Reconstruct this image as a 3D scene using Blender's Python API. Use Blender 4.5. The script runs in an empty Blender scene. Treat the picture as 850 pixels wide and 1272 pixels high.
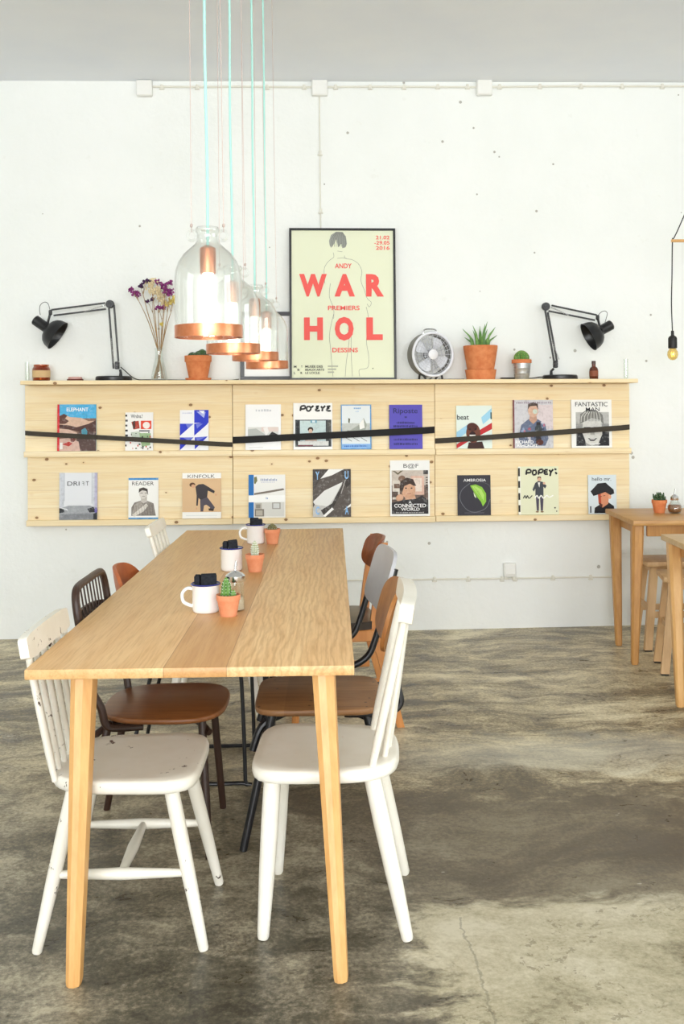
import bpy, bmesh, math, random
from mathutils import Vector, Matrix, Euler
from math import sin, cos, pi, radians
random.seed(7)
SC = bpy.context.scene
COL = SC.collection

# ------------------------------------------------------------------ camera
IMW, IMH, FPX = 850.0, 1272.0, 1240.0
HZ, CXP = 503.0, 425.0
CAM = Vector((0, -6.154, 1.40))
YAW, ROLL = 0.045, 0.012
FW = Vector((sin(YAW), cos(YAW), 0))
R0 = Vector((cos(YAW), -sin(YAW), 0))
RT = (R0 - Vector((0, 0, ROLL))).normalized()
UP = RT.cross(FW).normalized()

def ray(px, py):
    return FW + RT * ((px - CXP) / FPX) + UP * ((HZ - py) / FPX)
def at(px, py, d):
    return CAM + ray(px, py) * d
def on_y(px, py, y):
    r = ray(px, py); return CAM + r * ((y - CAM.y) / r.y)
def on_z(px, py, z):
    r = ray(px, py); return CAM + r * ((z - CAM.z) / r.z)
def W(X, d, z=0.0):
    p = CAM + FW * d + R0 * X
    return Vector((p.x, p.y, z))

# ------------------------------------------------------------------ materials
def lin(c):
    if isinstance(c, str):
        c = tuple(int(c[i:i + 2], 16) / 255 for i in (0, 2, 4))
    return tuple((x / 12.92 if x <= 0.04045 else ((x + 0.055) / 1.055) ** 2.4) for x in c[:3]) + (1.0,)

class NT:
    def __init__(s, name):
        s.m = bpy.data.materials.new(name); s.m.use_nodes = True
        s.t = s.m.node_tree; s.t.nodes.clear()
        s.out = s.t.nodes.new('ShaderNodeOutputMaterial')
    def n(s, typ, ins=None, **props):
        nd = s.t.nodes.new('ShaderNode' + typ)
        for k, v in props.items(): setattr(nd, k, v)
        for k, v in (ins or {}).items(): s.set(nd, k, v)
        return nd
    def set(s, nd, k, v):
        sock = nd.inputs[k]
        if isinstance(v, bpy.types.NodeSocket): s.t.links.new(v, sock)
        elif isinstance(v, bpy.types.Node): s.t.links.new(v.outputs[0], sock)
        else: sock.default_value = v
    def math(s, op, a, b=0.0, c=None, clamp=False):
        nd = s.n('Math', {0: a, 1: b}, operation=op, use_clamp=clamp)
        if c is not None: s.set(nd, 2, c)
        return nd.outputs[0]
    def mix(s, f, a, b, mode='MIX'):
        nd = s.n('Mix', None, data_type='RGBA', blend_type=mode)
        s.set(nd, 0, f); s.set(nd, 6, a); s.set(nd, 7, b)
        return nd.outputs[2]
    def ramp(s, f, stops, interp='LINEAR'):
        nd = s.n('ValToRGB', {0: f}); cr = nd.color_ramp; cr.interpolation = interp
        while len(cr.elements) < len(stops): cr.elements.new(0.5)
        for e, (p, c) in zip(cr.elements, stops):
            e.position = p; e.color = c if len(c) == 4 else tuple(c) + (1,)
        return nd.outputs[0]
    def coord(s, scale=(1, 1, 1), loc=(0, 0, 0), rot=(0, 0, 0), kind='Object'):
        tc = s.n('TexCoord')
        mp = s.n('Mapping', {'Vector': tc.outputs[kind], 'Scale': scale, 'Location': loc, 'Rotation': rot})
        return mp.outputs[0]
    def noise(s, vec, scale=5, detail=3, rough=0.5, dist=0.0):
        return s.n('TexNoise', {'Vector': vec, 'Scale': scale, 'Detail': detail, 'Roughness': rough, 'Distortion': dist}).outputs[0]
    def bsdf(s, **ins):
        b = s.n('BsdfPrincipled')
        for k, v in ins.items(): s.set(b, k.replace('_', ' '), v)
        s.t.links.new(b.outputs[0], s.out.inputs[0])
        return b
    def bump(s, b, h, strength=0.2, dist=0.01):
        nd = s.n('Bump', {'Height': h, 'Strength': strength, 'Distance': dist})
        s.t.links.new(nd.outputs[0], b.inputs['Normal'])

G = lambda v: (v, v, v, 1)
_mc = {}
def plain(c, rough=0.5, metal=0.0, var=0.06, scale=40, spec=0.5):
    key = ('p', str(c), rough, metal, var, scale, spec)
    if key in _mc: return _mc[key]
    t = NT('paint_' + str(len(_mc)))
    n = t.noise(t.coord(), scale, 3)
    col = t.mix(t.math('MULTIPLY', n, var * 2), lin(c), G(0.0)) if var else lin(c)
    t.bsdf(Base_Color=col, Roughness=rough, Metallic=metal, Specular_IOR_Level=spec)
    _mc[key] = t.m
    return t.m
def ink(c, rough=0.55, mott=True):
    key = ('i', str(c), rough, mott)
    if key not in _mc:
        t = NT('print_' + str(len(_mc)))
        lc = lin(c); lum = sum(lc[:3]) / 3
        if mott and lum < .75:
            n = t.noise(t.coord(), 55, 4, 0.65)
            col = t.mix(1.0, lc, t.ramp(n, [(0.32, G(0.8)), (0.52, G(1.0)), (0.7, G(1.0))]), 'MULTIPLY')
            col = t.mix(t.math('MULTIPLY', t.math('SUBTRACT', n, 0.54, clamp=True), 1.2, clamp=True), col, G(0.8))
        else: col = lc
        t.bsdf(Base_Color=col, Roughness=rough, Specular_IOR_Level=0.3)
        _mc[key] = t.m
    return _mc[key]

def wood(name, c1, c2, axis='y', scale=1.0, rough=0.45, fine=0.5, c3=None, bump=0.08):
    t = NT(name)
    long, short = 1.6 * scale, 14 * scale
    sc = {'x': (long, short, short), 'y': (short, long, short), 'z': (short, short, long)}[axis]
    v = t.coord(sc)
    n1 = t.noise(v, 1.0, 4, 0.55, 1.2)
    sc2 = tuple(a * 7 for a in sc)
    n2 = t.noise(t.coord(sc2), 1.0, 3, 0.6, 0.3)
    col = t.ramp(n1, [(0.3, lin(c1)), (0.7, lin(c2))])
    col = t.mix(t.math('MULTIPLY', t.math('SUBTRACT', n2, 0.35, clamp=True), fine * 1.6, clamp=True), col, lin(c3 or c1), 'MULTIPLY')
    b = t.bsdf(Base_Color=col, Roughness=rough)
    t.bump(b, n2, bump, 0.003)
    return t.m

M = {}
def make_mats():
    # white rough painted wall with pits
    t = NT('painted_plaster')
    co = t.coord(kind='Object')
    big = t.noise(co, 1.3, 4, 0.6)
    med = t.noise(co, 9, 5, 0.65)
    vo = t.n('TexVoronoi', {'Vector': t.n('Mapping', {'Vector': co, 'Scale': (1, .02, 1)}).outputs[0], 'Scale': 8.5, 'Randomness': 1.0})
    rnd = t.n('SeparateColor', {0: vo.outputs[1]}).outputs[0]
    sx = t.n('SeparateXYZ', {0: co}).outputs[0]
    many = t.math('MULTIPLY_ADD', sx, 0.012, 0.062)          # more pits towards the right of the wall
    rad = t.math('MULTIPLY', t.math('GREATER_THAN', rnd, t.math('MULTIPLY_ADD', sx, -0.10, 0.55)), t.math('MULTIPLY', many, t.math('ADD', rnd, 0.25)))
    pit = t.math('LESS_THAN', vo.outputs[0], rad)
    patch = t.noise(co, 1.7, 2, 0.5)
    pit = t.math('MULTIPLY', pit, t.math('GREATER_THAN', patch, 0.40))
    col = t.ramp(big, [(0.3, lin('eef1ee')), (0.7, lin('f4f6f4'))])
    col = t.mix(t.math('MULTIPLY', t.math('GREATER_THAN', med, 0.66), 0.06), col, lin('b9b49f'))
    col = t.mix(t.math('MULTIPLY', pit, 0.7), col, lin('8f8a7c'))
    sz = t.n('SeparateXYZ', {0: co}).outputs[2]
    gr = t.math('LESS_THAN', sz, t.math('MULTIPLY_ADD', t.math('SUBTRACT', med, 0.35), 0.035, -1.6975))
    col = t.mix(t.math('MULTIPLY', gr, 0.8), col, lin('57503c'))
    b = t.bsdf(Base_Color=col, Roughness=0.75, Specular_IOR_Level=0.25)
    t.bump(b, t.math('ADD', med, t.math('MULTIPLY', t.noise(co, 30, 4, 0.6), 0.35)), 0.22, 0.02)
    M['wall'] = t.m
    t = NT('ceiling_paint')
    n = t.noise(t.coord(), 2.2, 3)
    t.bsdf(Base_Color=t.ramp(n, [(0.3, lin('edf1f8')), (0.7, lin('f3f6fa'))]), Roughness=0.9, Specular_IOR_Level=0.1)
    M['ceiling'] = t.m
    # worn polished concrete
    t = NT('worn_concrete')
    co = t.coord(kind='Object')
    xyz = t.n('SeparateXYZ', {0: co})
    X, Y = xyz.outputs[0], xyz.outputs[1]
    wz = t.n('TexNoise', {'Vector': co, 'Scale': 1.3, 'Detail': 4.0, 'Roughness': 0.55})
    cv = t.n('VectorMath', {0: co, 1: t.n('VectorMath', {0: t.n('VectorMath', {0: wz.outputs[1], 1: (0.5, 0.5, 0.5)}, operation='SUBTRACT').outputs[0], 'Scale': 0.55}, operation='SCALE').outputs[0]}, operation='ADD').outputs[0]
    st = t.n('Mapping', {'Vector': cv, 'Scale': (0.8, 1.5, 1), 'Rotation': (0, 0, 0.12)}).outputs[0]
    n1 = t.noise(st, 1.7, 9, 0.68, 0.3)
    n2 = t.noise(st, 7.0, 8, 0.72, 0.2)
    n3 = t.noise(co, 70, 6, 0.75)
    n4 = t.noise(t.n('Mapping', {'Vector': cv, 'Scale': (1, 1, 1), 'Location': (7, 3, 1)}).outputs[0], 0.9, 6, 0.6)
    n5 = t.noise(t.n('Mapping', {'Vector': cv, 'Scale': (0.9, 6.5, 1), 'Location': (2, 5, 0), 'Rotation': (0, 0, -0.06)}).outputs[0], 1.6, 8, 0.72, 0.4)
    n6 = t.noise(t.n('Mapping', {'Vector': cv, 'Location': (4, 9, 2)}).outputs[0], 4.2, 10, 0.78, 0.1)
    near = t.math('MULTIPLY', t.math('SUBTRACT', -2.0, Y), 1.6, clamp=True)
    n5 = t.mix(near, n5, n6)
    v = t.math('ADD', t.math('MULTIPLY', n1, 0.30), t.math('ADD', t.math('MULTIPLY', n2, 0.22), t.math('ADD', t.math('MULTIPLY', n3, 0.20), t.math('ADD', t.math('MULTIPLY', n4, 0.06), t.math('MULTIPLY', n5, 0.22)))))
    base = t.ramp(v, [(0.435, lin((.33, .295, .24))), (0.47, lin((.48, .44, .355))), (0.497, lin((.62, .57, .465))), (0.525, lin((.76, .715, .59))), (0.57, lin((.90, .86, .745)))])
    ed = t.math('MULTIPLY_ADD', t.math('SUBTRACT', n2, 0.5), 0.9, t.math('MULTIPLY', t.math('SUBTRACT', n1, 0.5), 0.8))
    # one pale repaired bay at the near right with a ragged edge
    a = t.math('MULTIPLY', t.math('SUBTRACT', t.math('MULTIPLY_ADD', ed, 0.30, -3.36), Y), 14.0, clamp=True)
    bx = t.math('MULTIPLY', t.math('ADD', t.math('SUBTRACT', X, 0.27), t.math('MULTIPLY', ed, 0.75)), 9.0, clamp=True)
    patch = t.math('MULTIPLY', a, bx)
    pale = t.ramp(v, [(0.43, lin((.525, .49, .385))), (0.475, lin((.68, .645, .53))), (0.515, lin((.76, .725, .615))), (0.57, lin((.84, .81, .72)))])
    gry = t.ramp(v, [(0.435, lin((.255, .24, .205))), (0.48, lin((.365, .35, .295))), (0.515, lin((.515, .485, .425))), (0.56, lin((.70, .67, .58)))])
    # a darker trodden band in front of the bay and, behind it, worn polish with the wall's sheen painted in pale
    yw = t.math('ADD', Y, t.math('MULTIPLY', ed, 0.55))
    db = t.math('MULTIPLY', t.math('SUBTRACT', -2.48, yw), 5.0, clamp=True)
    db = t.math('MULTIPLY', db, t.math('MULTIPLY', t.math('ADD', X, 0.4), 1.5, clamp=True))
    base = t.mix(t.math('MULTIPLY', db, 0.74), base, lin('584f42'))
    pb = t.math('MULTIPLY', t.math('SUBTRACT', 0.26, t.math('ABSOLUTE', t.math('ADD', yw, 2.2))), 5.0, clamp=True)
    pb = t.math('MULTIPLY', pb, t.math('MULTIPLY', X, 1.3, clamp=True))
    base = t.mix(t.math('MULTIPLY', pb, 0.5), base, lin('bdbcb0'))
    lf = t.math('MULTIPLY', t.math('SUBTRACT', t.math('MULTIPLY_ADD', ed, 1.2, -2.3), Y), 0.9, clamp=True)
    lf = t.math('MULTIPLY', lf, t.math('SUBTRACT', 1.0, t.math('MULTIPLY', t.math('SUBTRACT', X, 0.1), 2.0, clamp=True)))
    col = t.mix(t.math('MULTIPLY', lf, 0.85), base, gry)
    col = t.mix(t.math('MULTIPLY', patch, 0.92), col, pale)
    pt = t.noise(co, 26, 5, 0.7); zone = t.noise(t.n('Mapping', {'Vector': co, 'Location': (1.3, 0.4, 0)}).outputs[0], 2.4, 2, 0.5)
    pk = t.math('MULTIPLY', t.math('GREATER_THAN', pt, 0.585), t.math('MULTIPLY', patch, t.math('GREATER_THAN', zone, 0.56)))
    col = t.mix(t.math('MULTIPLY', pk, 0.5), col, lin('6a5c40'))
    # hairline joint beside the bay and a few white scuffs
    cr = t.math('LESS_THAN', t.math('ABSOLUTE', t.math('ADD', t.math('SUBTRACT', X, 0.43), t.math('MULTIPLY', t.math('SUBTRACT', n2, 0.5), 0.06))), 0.003)
    col = t.mix(t.math('MULTIPLY', t.math('MULTIPLY', cr, t.math('LESS_THAN', Y, -3.45)), 0.45), col, lin('6f6a58'))
    sc_ = t.math('GREATER_THAN', t.noise(t.n('Mapping', {'Vector': co, 'Scale': (5, 9, 1)}).outputs[0], 2.0, 3, 0.5), 0.745)
    col = t.mix(t.math('MULTIPLY', sc_, 0.5), col, lin('cfccc0'))
    ro = t.ramp(n2, [(0.35, G(0.26)), (0.65, G(0.5))])
    b = t.bsdf(Base_Color=col, Roughness=ro, Specular_IOR_Level=0.4)
    t.bump(b, n2, 0.06, 0.01)
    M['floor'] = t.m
    # oak table top: three boards
    t = NT('oak_boards')
    co = t.coord(kind='Object')
    xs = t.n('SeparateXYZ', {0: co}).outputs[0]
    n1 = t.noise(t.coord((14, 1.0, 14)), 1.0, 5, 0.6, 1.0)
    nf = t.noise(t.coord((160, 6, 160)), 1.0, 3, 0.6)
    wv = t.n('TexWave', {'Vector': t.coord((9, 1.5, 9), loc=(0.4, 0.3, 0)), 'Scale': 1.6, 'Distortion': 11.0, 'Detail': 3.0, 'Detail Scale': 1.3, 'Detail Roughness': 0.55}, bands_direction='X').outputs[1]
    right = t.math('GREATER_THAN', xs, 0.092)
    midl = t.math('MULTIPLY', t.math('GREATER_THAN', xs, -0.065), t.math('LESS_THAN', xs, 0.092))
    base = t.ramp(n1, [(0.3, lin('d9ab72')), (0.7, lin('e6c08a'))])
    cm = t.ramp(n1, [(0.3, lin('c28f58')), (0.7, lin('d1a26a'))])
    cr = t.ramp(n1, [(0.3, lin('dbae75')), (0.7, lin('e8c48f'))])
    cr = t.mix(t.math('MULTIPLY', t.math('POWER', wv, 2.0), 0.32), cr, lin('a87038'))
    col = t.mix(midl, base, cm); col = t.mix(right, col, cr)
    col = t.mix(t.math('MULTIPLY', t.math('SUBTRACT', nf, 0.45, clamp=True), 1.6, clamp=True), col, lin('b07c45'))
    for e in (-0.065, 0.092):
        col = t.mix(t.math('MULTIPLY', t.math('LESS_THAN', t.math('ABSOLUTE', t.math('SUBTRACT', xs, e)), 0.0012), 0.55), col, lin('8a5a2c'))
    b = t.bsdf(Base_Color=col, Roughness=0.4)
    t.bump(b, nf, 0.05, 0.002)
    M['oak_top'] = t.m
    M['oak'] = wood('oak', 'd6a261', 'e6b97a', 'z', 0.9, 0.42, 0.35, 'c98f50')
    M['oak_dark'] = wood('oak_shelf_table', 'b98446', 'cf9c5c', 'z', 0.9, 0.42, 0.4, 'a8733a')
    M['oak_top2'] = wood('oak_bar_top', 'b98747', 'd0a164', 'x', 0.9, 0.42, 0.4, 'a8733a')
    M['oak_pale'] = wood('oak_pale_top', 'd0a96c', 'e2c08a', 'x', 0.9, 0.42, 0.3, 'b98a50')
    M['stool'] = wood('stool_beech', 'c9a070', 'dcb98a', 'z', 0.9, 0.5, 0.3, 'b58a58')
    M['walnut'] = wood('walnut_ply', '7a4a26', '955f34', 'x', 1.1, 0.35, 0.5, '6a3c1c')
    M['ply_edge'] = wood('ply_edge', 'b57f48', 'cf9a60', 'x', 3, 0.5, 0.5)
    M['brown_ply'] = wood('brown_ply', '7d3f1d', '9c5429', 'z', 1.2, 0.35, 0.4, '6a3216')
    M['teak'] = wood('teak_ply', 'a56a35', 'bd8448', 'z', 1.0, 0.4, 0.4, '8a5428')
    M['orange_wood'] = wood('orange_beech', 'c07a3c', 'd59352', 'z', 1.0, 0.4, 0.3, 'a8652e')
    # reclaimed board seat
    t = NT('reclaimed_boards')
    co = t.coord(); n = t.noise(t.coord((3, 24, 24)), 1.0, 5, 0.6, 1.0)
    xs = t.n('SeparateXYZ', {0: co}).outputs[0]
    bi = t.n('TexWhiteNoise', {'W': t.math('FLOOR', t.math('MULTIPLY', xs, 9.0))}, noise_dimensions='1D').outputs[0]
    c = t.ramp(n, [(0.3, lin('7a5332')), (0.7, lin('a87b4e'))])
    c = t.mix(t.math('MULTIPLY', bi, 0.6), c, lin('5a3a22'))
    vo = t.n('TexVoronoi', {'Vector': co, 'Scale': 22.0})
    c = t.mix(t.math('MULTIPLY', t.math('LESS_THAN', vo.outputs[0], 0.11), 0.8), c, lin('2c1a10'))
    t.bsdf(Base_Color=c, Roughness=0.45)
    M['reclaimed'] = t.m
    # pine boards
    t = NT('pine_boards')
    co = t.coord(kind='Object')
    sp = t.n('SeparateXYZ', {0: co}); X, Z = sp.outputs[0], sp.outputs[2]
    row = t.math('FLOOR', t.math('MULTIPLY', Z, 9.5))
    rv = t.n('TexWhiteNoise', {'W': row}, noise_dimensions='1D').outputs[0]
    oi = t.n('ObjectInfo').outputs['Random']
    off = t.n('CombineXYZ', {0: t.math('MULTIPLY', t.math('ADD', rv, oi), 37.0), 1: 0.0, 2: t.math('MULTIPLY', oi, 11.0)})
    cv = t.n('VectorMath', {0: co, 1: off}, operation='ADD').outputs[0]
    g = t.noise(t.n('Mapping', {'Vector': cv, 'Scale': (1.6, 1, 26)}).outputs[0], 1.0, 4, 0.55, 1.4)
    g2 = t.noise(t.n('Mapping', {'Vector': cv, 'Scale': (5, 1, 120)}).outputs[0], 1.0, 3, 0.6)
    c = t.ramp(g, [(0.3, lin('f1dbae')), (0.7, lin('f9ebcb'))])
    c = t.mix(t.math('MULTIPLY', rv, 0.35), c, lin('e2c48c'))
    c = t.mix(t.math('MULTIPLY', t.math('SUBTRACT', g2, 0.5, clamp=True), 0.9, clamp=True), c, lin('cfa468'))
    fr = t.math('FRACT', t.math('MULTIPLY', Z, 9.5))
    c = t.mix(t.math('MULTIPLY', t.math('LESS_THAN', fr, 0.02), 0.4), c, lin('b98d54'))
    kv = t.n('Mapping', {'Vector': cv, 'Scale': (1.0, 0.02, 1.35)}).outputs[0]
    vo = t.n('TexVoronoi', {'Vector': kv, 'Scale': 10.5})
    kr = t.n('SeparateColor', {0: vo.outputs[1]}).outputs[1]
    kd = t.math('ADD', vo.outputs[0], t.math('MULTIPLY', t.math('SUBTRACT', t.noise(co, 50, 2), 0.5), 0.05))
    rad = t.math('MULTIPLY', t.math('GREATER_THAN', kr, 0.12), t.math('MULTIPLY_ADD', t.math('POWER', kr, 3.0), 0.070, 0.055))
    halo = t.math('MULTIPLY', t.math('SUBTRACT', t.math('MULTIPLY', rad, 2.2), kd), 7.0, clamp=True)
    c = t.mix(t.math('MULTIPLY', halo, 0.25), c, lin('d3a366'))
    c = t.mix(t.math('MULTIPLY', t.math('LESS_THAN', kd, rad), 0.85), c, lin('7d552e'))
    b = t.bsdf(Base_Color=c, Roughness=0.55, Specular_IOR_Level=0.3)
    t.bump(b, g2, 0.06, 0.003)
    M['pine'] = t.m
    # chipped white paint
    t = NT('chipped_white_paint')
    co = t.coord(); n = t.noise(co, 28, 5, 0.7, 0.3); n2 = t.noise(co, 4.5, 3, 0.6)
    wear = t.math('ADD', t.math('MULTIPLY', n, 0.7), t.math('MULTIPLY', n2, 0.3))
    c = t.ramp(n2, [(0.35, lin('e6e1d3')), (0.65, lin('f1eee4'))])
    c = t.mix(t.math('MULTIPLY', t.math('SUBTRACT', wear, 0.575, clamp=True), 3.0, clamp=True), c, lin('cdbfa3'))
    c = t.mix(t.math('GREATER_THAN', wear, 0.622), c, lin('3a2416'))
    t.bsdf(Base_Color=c, Roughness=0.38)
    M['white_chip'] = t.m
    t = NT('cream_white_paint')
    co = t.coord(); n = t.noise(co, 30, 5, 0.7, 0.3); n2 = t.noise(co, 5, 3, 0.6)
    c = t.ramp(n2, [(0.35, lin('ebe7da')), (0.65, lin('f4f1e7'))])
    c = t.mix(t.math('MULTIPLY', t.math('SUBTRACT', n, 0.62, clamp=True), 3.0, clamp=True), c, lin('d8c4a4'))
    t.bsdf(Base_Color=c, Roughness=0.36)
    M['white_clean'] = t.m
    M['black_metal'] = plain('17171a', 0.35, 0.0, 0.1)
    M['black_soft'] = plain('1c1a19', 0.55)
    M['brown_metal'] = plain('3c261b', 0.4, 0.0, 0.15, 20)
    M['white_plastic'] = plain('f2f2ee', 0.4, 0, 0.02)
    M['cable_white'] = plain('e9e7dc', 0.5, 0, 0.05)
    M['frame_black'] = plain('15151a', 0.3)
    # terracotta
    t = NT('terracotta'); co = t.coord(); n = t.noise(co, 25, 4, 0.6)
    c = t.ramp(n, [(0.3, lin('cd7446')), (0.7, lin('e0915f'))])
    t.bsdf(Base_Color=c, Roughness=0.75, Specular_IOR_Level=0.25); M['terracotta'] = t.m
    t = NT('terracotta_pale'); co = t.coord(); n = t.noise(co, 25, 4, 0.6)
    c = t.ramp(n, [(0.3, lin('dc8a62')), (0.7, lin('e9a17c'))])
    t.bsdf(Base_Color=c, Roughness=0.75, Specular_IOR_Level=0.25); M['terracotta_pale'] = t.m
    M['soil'] = plain('3a2a1e', 0.95, 0, 0.4, 90)
    def plant(name, a, b, sc=30, rough=0.5):
        t = NT(name); n = t.noise(t.coord(), sc, 3)
        t.bsdf(Base_Color=t.ramp(n, [(0.35, lin(a)), (0.65, lin(b))]), Roughness=rough); M[name] = t.m
    plant('cactus_green', '3f6e2a', '6b9a45'); plant('cactus_dark', '24401f', '3f6030')
    plant('cactus_hairy', '9aa67c', 'c9ceb4', 80); plant('aloe_green', '4a7a34', '7aa552')
    plant('cactus_brownish', '4a4d24', '73682f'); plant('stem_tan', '8a6a44', 'b39468', 60, 0.8)
    plant('petal_purple', '6d1f5e', '9a3f86', 90, 0.8); plant('petal_dark', '2f1838', '52265a', 90, 0.8)
    plant('petal_cream', 'd9c59a', 'efe2bf', 90, 0.8); plant('petal_yellow', 'd2b94e', 'e8d987', 90, 0.8)
    # copper, steel
    t = NT('copper'); n = t.noise(t.coord(), 30, 3)
    t.bsdf(Base_Color=t.ramp(n, [(0.3, lin('cf7a50')), (0.7, lin('e29a74'))]), Metallic=1.0, Roughness=0.28); M['copper'] = t.m
    t = NT('chrome'); n = t.noise(t.coord(), 30, 3)
    t.bsdf(Base_Color=lin('d6d7d9'), Metallic=1.0, Roughness=t.ramp(n, [(0.3, G(0.15)), (0.7, G(0.25))])); M['chrome'] = t.m
    t = NT('zinc'); n = t.noise(t.coord((1, 1, 8)), 12, 3)
    t.bsdf(Base_Color=t.ramp(n, [(0.3, lin('b5b7b9')), (0.7, lin('dcdddd'))]), Metallic=0.8, Roughness=0.35); M['zinc'] = t.m
    # thin glass
    def glass(name, tint='f4f8f6', haze=0.0, gloss=0.12):
        t = NT(name)
        lwf = t.n('LayerWeight', {0: 0.5}).outputs[1]
        tr = t.n('BsdfTransparent', {0: t.ramp(lwf, [(0.0, lin(tint)), (0.72, lin(tint)), (0.98, tuple(x * .5 for x in lin(tint)[:3]) + (1,))])})
        gl = t.n('BsdfGlossy', {0: G(1.0), 'Roughness': 0.04})
        lw = t.n('LayerWeight', {0: 0.35})
        f = t.math('MULTIPLY_ADD', t.math('POWER', lw.outputs[1], 2.0), 0.65, gloss * 0.5, clamp=True)
        ms = t.n('MixShader', {0: f, 1: tr, 2: gl}).outputs[0]
        if haze:
            df = t.n('BsdfTranslucent', {0: G(0.95)}); d2 = t.n('BsdfDiffuse', {0: G(0.95)})
            dd = t.n('MixShader', {0: 0.5, 1: df, 2: d2}).outputs[0]
            hz = t.math('MULTIPLY', t.ramp(t.noise(t.coord((30, 30, 4)), 1.0, 3), [(0.3, G(0.5)), (0.7, G(1.0))]), haze)
            ms = t.n('MixShader', {0: hz, 1: ms, 2: dd}).outputs[0]
        t.t.links.new(ms, t.out.inputs[0]); M[name] = t.m
    glass('clear_glass', 'fbfdfc'); glass('demijohn_glass', 'fcfdfc', 0.035, 0.2)
    glass('amber_glass', 'e2ac6c', 0.0, 0.1); glass('vial_glass', 'fafcfa', 0.02, 0.1)
    def emit(name, c, s):
        t = NT(name); e = t.n('Emission', {0: lin(c), 1: s}); t.t.links.new(e.outputs[0], t.out.inputs[0]); M[name] = t.m
    emit('tube_light', 'fff1dc', 6.0); emit('filament', 'ffc56a', 12.0)
    glass('bulb_glass', 'f3dfa0', 0.1, 0.12)
    t = NT('enamel'); t.bsdf(Base_Color=lin('f6f7f7'), Roughness=0.18, Coat_Weight=0.3); M['enamel'] = t.m
    t = NT('enamel_blue'); t.bsdf(Base_Color=lin('1f2a7a'), Roughness=0.2); M['enamel_blue'] = t.m
    t = NT('napkin'); n = t.noise(t.coord(), 120, 3); t.bsdf(Base_Color=t.ramp(n, [(0.3, lin('24262b')), (0.7, lin('34363c'))]), Roughness=0.95, Specular_IOR_Level=0.1); M['napkin'] = t.m
    t = NT('cognac_leather'); n = t.noise(t.coord(), 14, 4); b = t.bsdf(Base_Color=t.ramp(n, [(0.3, lin('a2502a')), (0.7, lin('c06c3c'))]), Roughness=0.42); t.bump(b, t.noise(t.coord(), 180, 2), 0.1, 0.001); M['leather'] = t.m
    t = NT('black_leather'); n = t.noise(t.coord(), 14, 4); t.bsdf(Base_Color=t.ramp(n, [(0.3, lin('2a2420')), (0.7, lin('453c34'))]), Roughness=0.3); M['black_leather'] = t.m
    M['mint_cord'] = plain('b4eae2', 0.6, 0, 0.04)
    M['pink_wire'] = plain('cdb9b3', 0.4, 0.3, 0.04)
    M['strap_brown'] = plain('443d33', 0.8, 0, 0.2, 200)
    M['strap_black'] = plain('19181a', 0.8, 0, 0.2, 200)
    M['grey_panel'] = plain('c3c3c8', 0.4, 0, 0.08, 12)
    M['sugar'] = plain('ead9bf', 0.8, 0, 0.1, 200); M['brown_sugar'] = plain('a26b3c', 0.8, 0, 0.3, 200)
    M['wax'] = plain('d9b98a', 0.5); M['paper_edge'] = plain('efeee9', 0.8, 0, 0.05, 200)
    M['label_paper'] = plain('d6b583', 0.7)
make_mats()

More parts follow.
